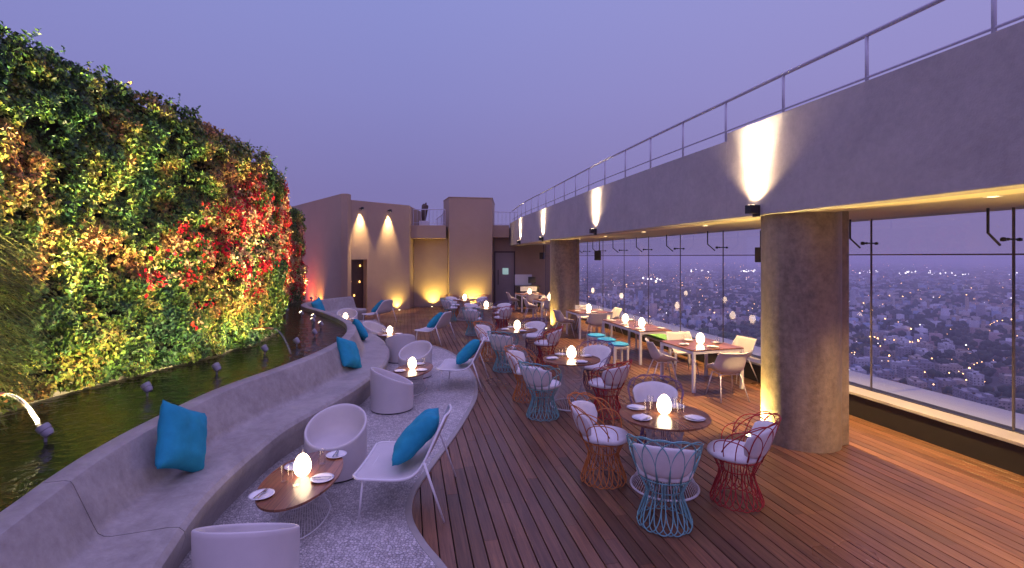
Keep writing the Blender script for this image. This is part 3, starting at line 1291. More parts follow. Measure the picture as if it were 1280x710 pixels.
BR = Kind(make_bracket)
for i, y in enumerate(muls):
    if y > 23:
        continue
    BR.put((glass_x(y), y, EYE), math.atan(.218), 'bent black hanging bracket clamping the glass joint, ' +
           ['nearest, out of frame', 'second, right of the frame', 'at the right edge of the photo', 'just right of the near column',
            'hidden by the near column', 'first one left of the near column', 'second one left of the near column',
            'third one left of the near column', 'fourth one left of the near column', 'fifth one left of the near column',
            'nearest the far column', 'behind the far column', 'past the far column'][i], 'bracket', 'brackets holding the glass wall')

# parapet below the glass
par = tag(empty('parapet', (5, 8, 0)), 'low black parapet with pale stone sill under the glass wall', 'parapet')


def strip(off0, off1, z0, z1, name, m, y0=-2.0, y1=25.0, parent=None, bev=0.0):
    p = []
    for y, o_ in ((y0, off0), (y1, off0), (y1, off1), (y0, off1)):
        p.append((glass_x(y) + o_ * GL_N.x, y + o_ * GL_N.y))
    ob = MB().prism(p, z0, z1).build(name, m, bevel=bev)
    if parent:
        ob.parent = parent
        ob.location = -parent.location
    return ob


strip(-.33, .30, -.02, .325, 'upstand', 'black_panel', parent=par)
strip(-.37, -.035, .327, .368, 'sill', 'sill_stone', parent=par, bev=.006)
strip(-.033, .03, .327, .373, 'glazing_channel', 'black_metal', parent=par)
strip(.032, .06, .327, .362, 'outer_trim', 'sill_stone', parent=par)
tag(strip(.062, 1.12, .1, .30, 'ledge', 'ledge_metal', bev=.01), kind='structure')

# ------------------------------------------------------------------ back buildings


def ray_hit(px, A, B):
    k = (px - 640) / F
    # X=k*Y on line A->B
    t_ = (k * A[1] - A[0]) / ((B[0] - A[0]) - k * (B[1] - A[1]))
    return (A[0] + (B[0] - A[0]) * t_, A[1] + (B[1] - A[1]) * t_)


def slab(A, B, th, z0, z1, mb=None):
    """wall between plan points, thickness behind (away from camera)"""
    d = Vector((B[0] - A[0], B[1] - A[1])).normalized()
    n = Vector((-d.y, d.x))
    if n.y < 0:
        n = -n
    mb = mb or MB()
    mb.prism([A, B, (B[0] + n.x * th, B[1] + n.y * th), (A[0] + n.x * th, A[1] + n.y * th)], z0, z1)
    return mb


pa_ = tag(empty('end_wall', (-8.5, 22, 0)), 'tall brown plaster wall at the far left, washed orange beside the flowers', 'wall')


def child(o, par_):
    o.parent = par_
    o.location = tuple(-c for c in par_.location)
    return o


mb = MB().prism([(-6.95, 20.2), (-6.70, 20.2), (-6.66, 20.52), (-10.9, 25.9), (-11.4, 25.6)], -.02, 4.96)
child(mb.build('wall', 'plaster_wall', bevel=.01), pa_)
A_, B_ = (-6.655, 20.54), (-4.70, 22.75)
house = tag(empty('door_wall', (-5.7, 21.6, 0)), 'beige plaster wall with a dark doorway and two spotlights washing down', 'wall')
dA = ray_hit(436.5, A_, B_)
dB = ray_hit(459, A_, B_)
mb = MB()
slab(A_, dA, .5, -.02, 4.74, mb)
child(mb.build('wall', 'plaster_wall'), house)
mb = slab(dB, B_, .5, -.02, 4.74)
child(mb.build('wall', 'plaster_wall', bevel=.01), house)
mb = slab(dA, dB, .5, 2.27, 4.739)
child(mb.build('lintel', 'plaster_wall'), house)
# return wall back from B_
mb = MB().prism([B_, (B_[0] - .04, B_[1] + .3), (B_[0] - .04, 27), (-9.5, 27), (-7.0, 23.5), (B_[0] - .5, B_[1] + .1)], -.02, 4.735)
child(mb.build('rear_volume', 'plaster_wall'), house)
dd = Vector((dB[0] - dA[0], dB[1] - dA[1])).normalized()
dn = Vector((-dd.y, dd.x))
# dark patterned screen set back in the doorway
sA = (dA[0] + dn.x * .30, dA[1] + dn.y * .30); sB = (dB[0] + dn.x * .30, dB[1] + dn.y * .30)
child(slab(sA, sB, .05, 0, 2.27).build('door_screen', 'screen_brown'), house)
for u, z in ((.22, 2.05), (.78, 2.0), (.25, 1.35), (.75, 1.32), (.45, .75)):
    x = sA[0] + (sB[0] - sA[0]) * u - dn.x * .05; y = sA[1] + (sB[1] - sA[1]) * u - dn.y * .05
    q = MB().lathe([(0, -.045), (.03, -.03), (.034, 0), (.02, .04), (0, .06)], 12, (x, y, z))
    child(q.build('amber_lamp', 'amber_glow', smooth=True), house)


def make_spot_fix():
    r = empty('wall_spotlight')
    MB().box((0, -.08, 0), (.05, .16, .04)).build('arm', 'black_metal', r)
    MB().lathe([(.0, .05), (.055, .05), (.06, -.06), (.05, -.06), (.05, -.05), (0, -.05)], 16, (0, -.19, -.01)).build('housing', 'black_metal', r, smooth='auto')
    MB().lathe([(0, -.053), (.048, -.053)], 12, (0, -.19, -.01)).build('lens', 'lamp_glow', r)
    return r


WS_ = Kind(make_spot_fix)
wa = math.atan2(B_[1] - A_[1], B_[0] - A_[0])
for px, wh in ((450, 'above the dark doorway'), (485, 'to the right of the doorway')):
    x, y = ray_hit(px, A_, B_)
    WS_.put((x, y, 4.42), wa, 'small black downward spotlight high on the plaster wall ' + wh, 'spotlight', 'spotlights on the door wall')
    nx, ny = math.sin(wa), -math.cos(wa)
    spot('wall_wash', (x + nx * .13, y + ny * .13, 4.36), (x - nx * .02, y - ny * .02, 2.8), 1500, (1, .70, .32), 52, 1.0, .04)

tw = tag(empty('tower_block', (-2, 24, 0)), 'plain beige square stair tower rising above the terrace wall', 'tower')
mb = MB().prism([(-3.48, 25.2), (-2.99, 23.55), (-.95, 23.95), (-.95, 27), (-3.48, 27)], -.02, 5.20)
child(mb.build('tower_walls', 'plaster_wall', bevel=.012), tw)
mb = MB().prism([(-3.50, 25.21), (-3.0, 23.52), (-.93, 23.93), (-.93, 27.02), (-3.5, 27.02)], 5.202, 5.235)
child(mb.build('coping', 'plaster_wall', bevel=.005), tw)

bk = tag(empty('back_wall', (-1, 25, 0)), 'brown rear wall of the terrace with projecting roof beam and service door', 'wall')
child(slab((-4.72, 23.85), (-3.10, 23.85), .3, -.02, 3.24).build('recess_wall', 'plaster_wall'), bk)
child(slab((-4.80, 23.2), (-3.12, 23.35), .9, 3.242, 3.86).build('roof_beam', 'plaster_wall', bevel=.01), bk)
child(slab((-.96, 24.45), (-.14, 24.5), .6, 3.33, 3.94).build('roof_beam', 'plaster_wall', bevel=.01), bk)
BW = 25.1
child(slab((-.96, BW), (-.92, BW), .3, -.02, 3.33).build('wall', 'plaster_wall'), bk)
dx0, dx1 = -.90, .16
child(slab((dx0, BW), (dx1, BW), .3, 2.66, 3.33).build('lintel', 'plaster_wall'), bk)
child(slab((dx1, BW), (1.75, BW), .3, -.02, 2.972).build('wall', 'plaster_wall'), bk)
child(slab((-11, 27.05), (2.2, 27.05), .3, -.02, 3.5).build('rear_wall', 'plaster_wall'), bk)
dr = child(MB().box((-.37, BW + .02, 1.29), (.94, .05, 2.58)).build('door', 'door_paint', bevel=.004), bk)
for x_, sx, z_, sz in ((dx0 + .03, .06, 1.33, 2.66), (dx1 - .03, .06, 1.33, 2.66), ((dx0 + dx1) / 2, dx1 - dx0 - .12, 2.625, .07)):
    child(MB().box((x_, BW - .01, z_), (sx, .12, sz)).build('door_frame', 'door_frame'), bk)
hd = MB().box((-.70, BW - .035, 1.35), (.035, .03, .75)).build('handle', 'black_metal'); hd.parent = dr
vp = MB().box((-.33, BW - .01, 1.65), (.30, .02, .32)).build('vision_panel', 'door_light'); vp.parent = dr

roof = tag(MB().prism([(-11, 24.0), (-3.6, 24.0), (-3.55, 25.3), (-.9, 25.0), (-.2, 25.0), (1.5, 25.42), (1.5, 40), (-11, 40)], 3.5, 3.84)
           .build('roof_terrace', 'plaster_wall'), kind='structure')


def roof_rail(pts, label, z0=3.86, h=.78, n_bal=14):
    r = tag(empty('roof_railing', (pts[0][0], pts[0][1], z0)), label, 'railing')
    cz = lambda p, z: (p[0], p[1], z)
    child(MB().tube([cz(p, z0 + h) for p in pts], .02, 6).build('handrail', 'rail_metal'), r)
    child(MB().tube([cz(p, z0 + .14) for p in pts], .012, 6).build('lower_rail', 'rail_metal'), r)
    L = sum(math.dist(pts[i], pts[i + 1]) for i in range(len(pts) - 1))
    for k in range(n_bal):
        f = k / (n_bal - 1)
        i = min(int(f * (len(pts) - 1)), len(pts) - 2)
        g = f * (len(pts) - 1) - i
        p = (pts[i][0] * (1 - g) + pts[i + 1][0] * g, pts[i][1] * (1 - g) + pts[i + 1][1] * g)
        child(MB().tube([cz(p, z0), cz(p, z0 + h)], .018 if k % 4 == 0 else .008, 6).build('baluster', 'rail_metal'), r)


roof_rail([(-4.7, 23.6), (-3.2, 23.7)], 'light metal railing on the roof edge left of the tower', n_bal=9)
roof_rail([(-3.4, 24.6), (-3.7, 26.5), (-4.6, 30)], 'metal railing running back across the roof behind the brown wrapped post', n_bal=15)
roof_rail([(-.9, 24.9), (.3, 25.1)], 'short light metal railing on the roof right of the tower', n_bal=7)
ob = empty('wrapped_post', (-4.45, 25.0, 3.84))
tag(ob, 'leaning dark brown wrapped post standing on a white crate on the roof', 'post')
MB().tube([(0, 0, .36), (.02, 0, .7), (.07, 0, 1.1), (.10, 0, 1.18)], [.10, .15, .17, .13], 12).build('wrap', 'brown_canvas', ob, smooth=True)
MB().tube([(.10, 0, 1.17), (.12, 0, 1.27)], [.05, .03], 8).build('finial', 'brown_canvas', ob)
MB().box((-.05, 0, .95), (.06, .06, .1)).build('strap_knob', 'brown_canvas', ob)
tag(MB().box((-4.42, 25.0, 4.01), (.46, .4, .34)).build('crate', 'white_metal', bevel=.01), 'white crate under the brown wrapped post on the roof', 'crate')

# service counter at the back
ctr = tag(empty('service_counter', (.75, 23.7, 0)), 'dark waiter station against the back wall beside the service door', 'counter')
MB().box((0, 0, .48), (1.1, .55, .96)).build('cabinet', 'counter_dark', ctr, bevel=.01)
MB().box((0, 0, .985), (1.16, .6, .04)).build('counter_top', 'counter_dark', ctr, bevel=.005)
tag(MB().box((.78, 23.32, .87), (.78, .06, .22)).build('menu_box', 'white_metal', bevel=.008), 'white box front on the dark waiter station', 'box')
mn = tag(empty('till_screen', (.95, 23.65, 1.006)), 'black till monitor standing on the waiter station', 'monitor')
MB().box((0, 0, .27), (.36, .04, .30), 0, Matrix.Rotation(R(-12), 3, 'X')).build('screen', 'black_metal', mn, bevel=.006)
MB().box((0, .02, .012), (.2, .18, .024)).build('foot', 'black_metal', mn)
MB().tube([(0, .03, .02), (0, .02, .2)], .02, 8).build('stand', 'black_metal', mn)
pn = tag(MB().box((.55, 23.93, 1.27), (.82, .02, .52)).build('notice_panel', 'white_metal', bevel=.004), 'pale grey panel leaning behind the till monitor', 'panel')


# speakers
def make_speaker():
    r = empty('loudspeaker')
    q = MB()
    q.prism([(-.11, -.09), (.11, -.09), (.08, .10), (-.08, .10)], -.16, .16)
    q.build('cabinet', 'black_metal', r, bevel=.012)
    MB().box((0, -.095, 0), (.19, .008, .28)).build('grille', 'counter_dark', r)
    MB().tube([(0, .10, .02), (0, .16, .05), (0, .16, .53)], .014, 6).build('mount', 'black_metal', r)
    return r


SP = Kind(make_speaker)
SP.put((2.85, 16.4, 2.43), R(-25), 'black loudspeaker hanging from the ceiling beside the far column', 'speaker', 'ceiling loudspeakers')
_sp = SP.put((4.80, 9.6, 2.43), R(-30), 'black loudspeaker half hidden by the left edge of the near column', 'speaker', 'ceiling loudspeakers')
_sp.scale = (.8, .8, .9)
SP.put((1.48, 24.3, 2.43), R(-30), 'small black loudspeaker on the back wall over the waiter station', 'speaker', 'ceiling loudspeakers')


# ------------------------------------------------------------------ furniture models
def wire_table(name, rx, ry, h, rb, rwaist, rtop, nrod, ringr, sxy=1.0):
    r = empty(name)
    top = MB().lathe([(0, -.026), (.97, -.026), (.995, -.02), (1.0, -.008), (.997, 0), (0, 0)], 64)
    top.v = [(x * rx, y * ry, z + h) for x, y, z in top.v]
    top.build('tabletop', 'table_wood', r, smooth='auto')
    q = MB()
    hz = h - .03
    el = ry / rx if sxy != 1.0 else 1.0
    for k in range(nrod):
        a = 2 * PI * k / nrod
        pts = []
        for j in range(9):
            t_ = j / 8
            z = .012 + (hz - .012) * t_
            # flared foot, pinched waist, flared head
            if t_ < .62:
                u = t_ / .62
                rad = rwaist + (rb - rwaist) * (1 - u) ** 1.7
            else:
                u = (t_ - .62) / .38
                rad = rwaist + (rtop - rwaist) * u ** 1.8
            aa = a + .12 * t_
            pts.append((rad * math.cos(aa), rad * math.sin(aa) * el, z))
        q.tube(pts, .0032, 4)
    q.build('wire_base', 'white_metal', r, smooth=True)
    ring = MB()
    N = 48
    ring.tube([(rb * math.cos(2 * PI * k / N), rb * math.sin(2 * PI * k / N) * el, .012) for k in range(N)], ringr, 8, True)
    ring.build('base_ring', 'white_metal', r, smooth=True)
    ring = MB()
    ring.tube([(rwaist * 1.02 * math.cos(2 * PI * k / N), rwaist * 1.02 * math.sin(2 * PI * k / N) * el, h * .6) for k in range(N)], .004, 6, True)
    ring.build('waist_ring', 'white_metal', r, smooth=True)
    ring = MB()
    ring.tube([(rtop * math.cos(2 * PI * k / N), rtop * math.sin(2 * PI * k / N) * el, hz) for k in range(N)], .006, 6, True)
    ring.build('upper_ring', 'white_metal', r, smooth=True)
    return r


RT = Kind(lambda: wire_table('round_table', .46, .46, .75, .34, .17, .24, 64, .012))
OT = Kind(lambda: wire_table('low_oval_table', .32, .60, .39, .21, .15, .19, 56, .007, 2.0))


def pad(mb, fn, nu, nv):
    mb.grid(fn, nu, nv)


def cushion_disc(r, th, z0, name, m, parent, n=40, c=(0, 0), sq=1.0):
    prof = []
    K = 7
    q = MB()

    def fn(u, v):
        a = 2 * PI * u
        # v 0..1: bottom centre -> rim -> top centre
        b = (v - .5) * PI
        rr = r * math.cos(b) ** .45 if abs(b) < PI / 2 - 1e-6 else 0
        e = (abs(math.cos(a)) ** sq + abs(math.sin(a)) ** sq) ** (-1 / sq)
        z = z0 + th / 2 * (1 + (1 if b > 0 else -1) * abs(math.sin(b)) ** .7)
        z += .006 * noise.noise(Vector((rr * math.cos(a) * 7, rr * math.sin(a) * 7, z0 * 9)))
        return (c[0] + rr * e * math.cos(a), c[1] + rr * e * math.sin(a), z)
    q.grid(fn, n, 18, wrap_u=True)
    return q.build(name, m, parent, smooth=True, weld=True)


def wire_chair(colour):
    wm = colour + '_wire'
    r = empty('wire_chair')
    wr = .0052

    def brad(z):  # radius of the base silhouette
        pts = [(0.0, .235), (.04, .245), (.12, .215), (.24, .170), (.34, .155), (.40, .175), (.45, .225)]
        return float(np.interp(z, [p[0] for p in pts], [p[1] for p in pts]))
    q = MB()
    N = 12
    for k in range(N):
        a0 = 2 * PI * k / N
        # long loops: down from the seat ring, round foot, back up
        pts = []
        for j in range(25):
            t_ = j / 24
            z = .45 - .438 * math.sin(PI * t_) ** .55
            a = a0 + .46 * math.cos(PI * t_) * (1 if True else 0)
            rad = brad(z)
            pts.append((rad * math.cos(a), rad * math.sin(a), max(z, .006)))
        q.tube(pts, wr, 5)
        # short inner loops near the foot
        pts = []
        for j in range(21):
            t_ = j / 20
            z = .26 - .245 * math.sin(PI * t_) ** .6
            a = a0 + PI / N + .36 * math.cos(PI * t_)
            rad = brad(z) * .97
            pts.append((rad * math.cos(a), rad * math.sin(a), max(z, .006)))
        q.tube(pts, wr * .9, 5)
    q.build('wire_base', wm, r, smooth=True)
    q = MB()
    M_ = 40
    q.tube([(.232 * math.cos(2 * PI * k / M_), .232 * math.sin(2 * PI * k / M_), .45) for k in range(M_)], wr * 1.2, 6, True)
    q.tube([(.156 * math.cos(2 * PI * k / M_), .156 * math.sin(2 * PI * k / M_), .33) for k in range(M_)], wr, 6, True)
    q.build('seat_ring', wm, r, smooth=True)
    # back: overlapping arches around 230 degrees, front is local +Y
    q = MB()

    def bt(a):  # a: angle from the back (-Y)
        c = abs(a) / R(118)
        return .45 + .40 * max(0.0, 1 - c ** 2.6) ** .8 + .03
    nA = 9
    for k in range(nA):
        ac = R(-96 + 192 * k / (nA - 1))
        half = R(37)
        H = bt(ac)
        pts = []
        for j in range(23):
            t_ = j / 22
            a = ac - half * math.cos(PI * t_)
            z = .45 + (H - .45) * math.sin(PI * t_) ** .62
            u = (z - .45) / .4
            rad = .232 + .115 * u ** .8
            ang = -PI / 2 + a
            pts.append((rad * math.cos(ang), rad * math.sin(ang) - .03 * u, z))
        q.tube(pts, wr, 5)
    # swooping top wire
    pts = []
    for j in range(41):
        a = R(-112 + 224 * j / 40)
        H = bt(a) - .012
        u = (H - .45) / .4
        rad = .232 + .115 * max(u, 0) ** .8
        ang = -PI / 2 + a
        pts.append((rad * math.cos(ang), rad * math.sin(ang) - .03 * u, H))
    q.tube(pts, wr * 1.15, 6)
    q.build('wire_back', wm, r, smooth=True)
    cushion_disc(.250, .085, .445, 'seat_cushion', 'cushion_fabric', r, c=(0, .02), sq=2.3)
    # curved back cushion
    q = MB()

    def fn(u, v):
        # closed pillow section: u around the pad outline, v across
        a = (v * 2 - 1)
        ang = -PI / 2 + a * R(72)
        end = (1 - abs(a) ** 4) ** .5 if abs(a) < 1 else 0
        b = 2 * PI * u
        th = .036 * end
        hz = (.150 - .035 * abs(a) ** 2) * (end ** .4)
        cb, sb = math.cos(b), math.sin(b)
        zz = .655 - .02 * abs(a) + hz * (abs(sb) ** .6) * (1 if sb > 0 else -1)
        uu = (zz - .45) / .4
        rad = .20 + .115 * max(uu, 0) ** .8 + th * (abs(cb) ** .7) * (1 if cb > 0 else -1)
        rad += .004 * noise.noise(Vector((ang * 5, zz * 12, u * 3)))
        return (rad * math.cos(ang), rad * math.sin(ang) - .03 * uu, zz)
    q.grid(fn, 20, 28, wrap_u=True)
    q.build('back_cushion', 'cushion_fabric', r, smooth=True)
    return r


WC = {c: Kind(lambda c=c: wire_chair(c)) for c in ('orange', 'aqua', 'red', 'purple')}


def barrel_chair():
    r = empty('barrel_chair')
    Ro, th = .33, .03
    q = MB()

    def top(y):
        return .52 - .145 * (y / Ro)

    def fn(u, v):
        a = 2 * PI * u
        rows = [(Ro * .985, 'b', 0.02), (Ro * .99, 'f', .25), (Ro * .995, 'f', .6), (Ro, 'f', .93), (Ro, 't', -.012), (Ro - .006, 't', -.003), (Ro - .014, 't', 0.0),
                (Ro - .022, 't', -.003), (Ro - th, 't', -.012), (Ro - th - .004, 'g', .8), (Ro - th - .012, 'g', .4), (Ro - th - .03, 'g', .08),
                (Ro - th - .07, 'g', .0), (Ro * .5, 'g', -.01), (0.001, 'g', -.02)]
        rad, kd, val = rows[int(round(v * (len(rows) - 1)))]
        x, y = rad * math.cos(a), rad * math.sin(a)
        T = top(y)
        if kd == 'b':
            z = val
        elif kd == 'f':
            z = .02 + (T - .02) * val
        elif kd == 't':
            z = T + val
        else:
            z = .30 + (T - .30) * val if val > 0 else .30 + val
        return (x, y, z)
    q.grid(fn, 72, 14, wrap_u=True)
    q.build('shell', 'white_shell', r, smooth=True)
    MB().lathe([(Ro * .95, 0), (Ro * .97, .004), (Ro * .97, .02), (0, .02)], 40).build('plinth', 'counter_dark', r)
    return r


BC = Kind(barrel_chair)


def lounge_profile(t_):
    pts = [(0, .40, .385), (.12, .28, .380), (.30, .08, .372), (.42, -.06, .372), (.52, -.17, .405), (.62, -.245, .50),
           (.80, -.325, .68), (1.0, -.41, .865)]
    ts = [p[0] for p in pts]
    return float(np.interp(t_, ts, [p[1] for p in pts])), float(np.interp(t_, ts, [p[2] for p in pts]))


_prof = [lounge_profile(i / 40) for i in range(41)]
_prof = [tuple(sum(_prof[min(max(i + k, 0), 40)][d] for k in range(-3, 4)) / 7 for d in range(2)) if 0 < i < 40 else _prof[i] for i in range(41)]


def prof_s(t_):
    f = t_ * 40
    i = min(int(f), 39)
    g = f - i
    return (_prof[i][0] * (1 - g) + _prof[i + 1][0] * g, _prof[i][1] * (1 - g) + _prof[i + 1][1] * g)


def lounge_chair():
    r = empty('lounge_chair')

    def hw(t_):
        w_ = .45 if t_ < .5 else .45 - .20 * ((t_ - .5) / .5) ** 1.3
        # rounded corners at both ends
        e0 = min(t_ / .08, 1); e1 = min((1 - t_) / .08, 1)
        e = min(e0, e1)
        return w_ - .07 * (1 - math.sqrt(max(0, 1 - (1 - e) ** 2)))
    q = MB()

    def fn(u, v):
        y, z = prof_s(v)
        x = (2 * u - 1) * hw(v)
        s = (1 - (2 * u - 1) ** 2)
        if v > .5:
            return (x, y - .03 * s, z - .01 * s)
        return (x, y, z - .018 * s)
    q.grid(fn, 16, 40)
    o = q.build('mesh_seat', 'white_shell', r, smooth=True, fix=False)
    md = o.modifiers.new('s', 'SOLIDIFY'); md.thickness = .006
    loop = []
    for i in range(41):
        t_ = i / 40; y, z = prof_s(t_); loop.append((hw(t_), y, z))
    for i in range(1, 8):
        u = 1 - i / 8; y, z = prof_s(1.0); loop.append(((2 * u - 1) * hw(1), y - .03 * (1 - (2 * u - 1) ** 2), z))
    for i in range(40, -1, -1):
        t_ = i / 40; y, z = prof_s(t_); loop.append((-hw(t_), y, z))
    for i in range(1, 8):
        u = i / 8; y, z = prof_s(0); loop.append(((2 * u - 1) * hw(0), y, z - .018 * (1 - (2 * u - 1) ** 2)))
    MB().tube(loop, .013, 8, True).build('frame', 'white_metal', r, smooth=True)
    for s in (-1, 1):
        MB().tube([(s * .445, -.255, .53), (s * .455, -.33, .32), (s * .46, -.44, .004)], [.012, .012, .009], 8).build('leg', 'white_metal', r, smooth=True)
        MB().tube([(s * .43, .30, .375), (s * .435, .34, .004)], [.012, .009], 8).build('leg', 'white_metal', r, smooth=True)
    MB().tube([(-.43, .30, .362), (.43, .30, .362)], .009, 6).build('cross_bar', 'white_metal', r, smooth=True)
    return r


LC = Kind(lounge_chair)


def bucket_chair():
    r = empty('bucket_chair')
    pts = [(0, .235, .455), (.15, .15, .44), (.35, -.02, .425), (.5, -.13, .43), (.6, -.19, .47), (.72, -.225, .56),
           (.86, -.255, .69), (1.0, -.29, .80)]

    def P(t_):
        ts = [p[0] for p in pts]
        return Vector((0, float(np.interp(t_, ts, [p[1] for p in pts])), float(np.interp(t_, ts, [p[2] for p in pts]))))

    def fn(u, v):
        c = (P(v - .04) + P(v) * 2 + P(v + .04)) / 4 if 0 < v < 1 else P(v)
        d = (P(min(v + .08, 1)) - P(max(v - .08, 0))).normalized()
        n = Vector((0, -d.z, d.y))
        if n.z < 0:
            n = -n
        n = Vector((0, abs(d.z), abs(d.y) if d.y < 0 else d.y)).normalized()
        a = (2 * u - 1) * R(78)
        W = .245 + .03 * math.sin(PI * v)
        dep = float(np.interp(v, [0, .15, .45, .7, 1.0], [.03, .42, .85, .60, .22]))
        x = W * math.sin(a) / math.sin(R(78))
        k = (1 - math.cos(a)) ** 1.3 * dep * .30
        return tuple(c + Vector((x, 0, 0)) + n * k)
    o = MB().grid(fn, 24, 26).build('shell', 'white_shell', r, smooth=True, fix=False)
    md = o.modifiers.new('s', 'SOLIDIFY'); md.thickness = .012
    rim = [fn(u / 12, 1.0) for u in range(13)] + [fn(1, 1 - v / 26) for v in range(1, 27)] + [fn(1 - u / 12, 0) for u in range(1, 13)] + \
          [fn(0, v / 26) for v in range(1, 26)]
    MB().tube(rim, .009, 6, True).build('rim', 'white_metal', r, smooth=True)
    for s in (-1, 1):
        MB().tube([(s * .17, .14, .43), (s * .245, .235, .003)], [.011, .008], 8).build('leg', 'white_metal', r, smooth=True)
        MB().tube([(s * .17, -.12, .43), (s * .245, -.28, .003)], [.011, .008], 8).build('leg', 'white_metal', r, smooth=True)
    MB().tube([(-.17, .14, .425), (.17, .14, .425), (.17, -.12, .425), (-.17, -.12, .425)], .008, 6, True).build('seat_frame', 'white_metal', r)
    return r


BK = Kind(bucket_chair)


def frame_table(name, lx, ly, h=.75):
    r = empty(name)
    MB().box((0, 0, h - .011), (lx, ly, .022)).build('tabletop', 'table_wood', r, bevel=.004)
    q = MB()
    a = .045
    q.box((0, -ly / 2 + a / 2 + .004, h - .05), (lx - .09, .03, .05)).box((0, ly / 2 - a / 2 - .004, h - .05), (lx - .09, .03, .05))
    q.box((-lx / 2 + a / 2 + .004, 0, h - .05), (.03, ly - .09, .05)).box((lx / 2 - a / 2 - .004, 0, h - .05), (.03, ly - .09, .05))
    q.build('apron', 'white_metal', r)
    for sx in (-1, 1):
        for sy in (-1, 1):
            MB().box((sx * (lx / 2 - .027), sy * (ly / 2 - .027), (h - .024) / 2), (.05, .05, h - .024)).build('leg', 'white_metal', r, bevel=.003)
    return r


SQ = Kind(lambda: frame_table('square_table', 1.06, 1.06))
LT = Kind(lambda: frame_table('long_table', .78, 2.1))


def stool():
    r = empty('stool')
    MB().box((0, 0, .405), (.36, .36, .05)).build('frame', 'white_metal', r, bevel=.006)
    for sx in (-1, 1):
        for sy in (-1, 1):
            MB().box((sx * .155, sy * .155, .19), (.042, .042, .38)).build('leg', 'white_metal', r, bevel=.003)
    cushion_disc(.205, .06, .425, 'cushion', 'teal_fabric', r, sq=3.0)
    return r


ST = Kind(stool)


def pillow(wd=.27, th=.10, seed=0):
    q = MB()
    N = 26

    def mk(side):
        def fn(u, v):
            a, b = 2 * u - 1, 2 * v - 1
            x = a * wd * (1 - .09 * (1 - b * b)); y = b * wd * (1 - .09 * (1 - a * a))
            e = max(0, (1 - a ** 4)) ** .6 * max(0, (1 - b ** 4)) ** .6
            z = side * th * e
            ed = min(1, e * 3)
            z += .014 * ed * noise.noise(Vector((a * 2.6 + seed, b * 2.6, side * 3)))
            # gathered creases near the corners
            rr = abs(abs(a) - abs(b))
            z += side * .008 * math.sin(rr * 30) * ed * (abs(a * b)) ** 2
            return (x, y, z)
        return fn
    q.grid(mk(1), N, N)
    q.grid(mk(-1), N, N, flip=True)
    return q


def make_pillow():
    return pillow().build('pillow', 'blue_fabric', smooth=True, weld=True)


PL = Kind(make_pillow)


def put_pillow(loc, xdir, ydir, label, scale=1.0, group='blue scatter pillows'):
    """xdir, ydir: world directions of the pillow's face axes"""
    o = PL.put(loc, 0, label, 'pillow', group)
    X = Vector(xdir).normalized(); Yv = Vector(ydir); Yv = (Yv - X * Yv.dot(X)).normalized(); Zv = X.cross(Yv)
    M_ = Matrix((X, Yv, Zv)).transposed().to_4x4()
    M_ = Matrix.Translation(loc) @ M_ @ Matrix.Diagonal((scale, scale, scale, 1))
    o.matrix_world = M_
    return o


# small tableware
def make_egg():
    q = MB()
    prof = []
    for i in range(19):
        a = -PI / 2 + PI * i / 18
        z = .105 + .105 * math.sin(a)
        rad = .074 * math.cos(a) * (1 - .14 * math.sin(a))
        prof.append((max(rad, 0.0), z))
    q.lathe(prof, 28)
    return q.build('egg_lamp', 'egg_glow', smooth=True)


EG = Kind(make_egg)


def make_plate():
    return MB().lathe([(0, 0), (.05, 0), (.085, .010), (.10, .014), (.10, .017), (.082, .013), (.05, .005), (0, .005)], 32).build('plate', 'porcelain', smooth=True)


PT = Kind(make_plate)


def make_napkin():
    q = MB()

    def fn(u, v):
        a, b = 2 * u - 1, 2 * v - 1
        return (a * .082 + .012 * b, b * .058, .022 + .010 * (1 - a * a) * (1 - b * b) ** .5 + .005 * noise.noise(Vector((a * 3, b * 3, 1))))

    def fb(u, v):
        x, y, z = fn(u, v)
        a, b = 2 * u - 1, 2 * v - 1
        return (x, y, z - .012 - .01 * (1 - a * a) * (1 - b * b))
    q.grid(fn, 14, 12)
    q.grid(fb, 14, 12, flip=True)
    return q.build('napkin', 'napkin_cloth', smooth=True)


NK = Kind(make_napkin)


def make_glass():
    r = MB().lathe([(0, 0), (.030, 0), (.032, .01), (.034, .150), (.0315, .150), (.0295, .014), (0, .012)], 20).build('tumbler', 'tumbler_glass', smooth='auto')
    return r


GS = Kind(make_glass)


def make_fork():
    q = MB()
    q.box((0, -.03, .02), (.007, .11, .003))
    q.box((0, .035, .021), (.02, .03, .003))
    for k in (-1, 0, 1):
        q.box((k * .007, .065, .022), (.003, .035, .002))
    return q.build('fork', 'steel')


def make_knife():
    q = MB()
    q.box((0, -.045, .02), (.011, .08, .005))
    q.prism([(-.006, 0), (.008, 0), (.009, .06), (.002, .09), (-.005, .085)], .0185, .0205)
    return q.build('knife', 'steel')


FK = Kind(make_fork)
KN = Kind(make_knife)


def side_word(dx, dy):
    a = math.degrees(math.atan2(dy, dx)) % 360
    return ['right side', 'far right side', 'far side', 'far left side', 'left side', 'near left side', 'near side', 'near right side'][int((a + 22.5) // 45) % 8]


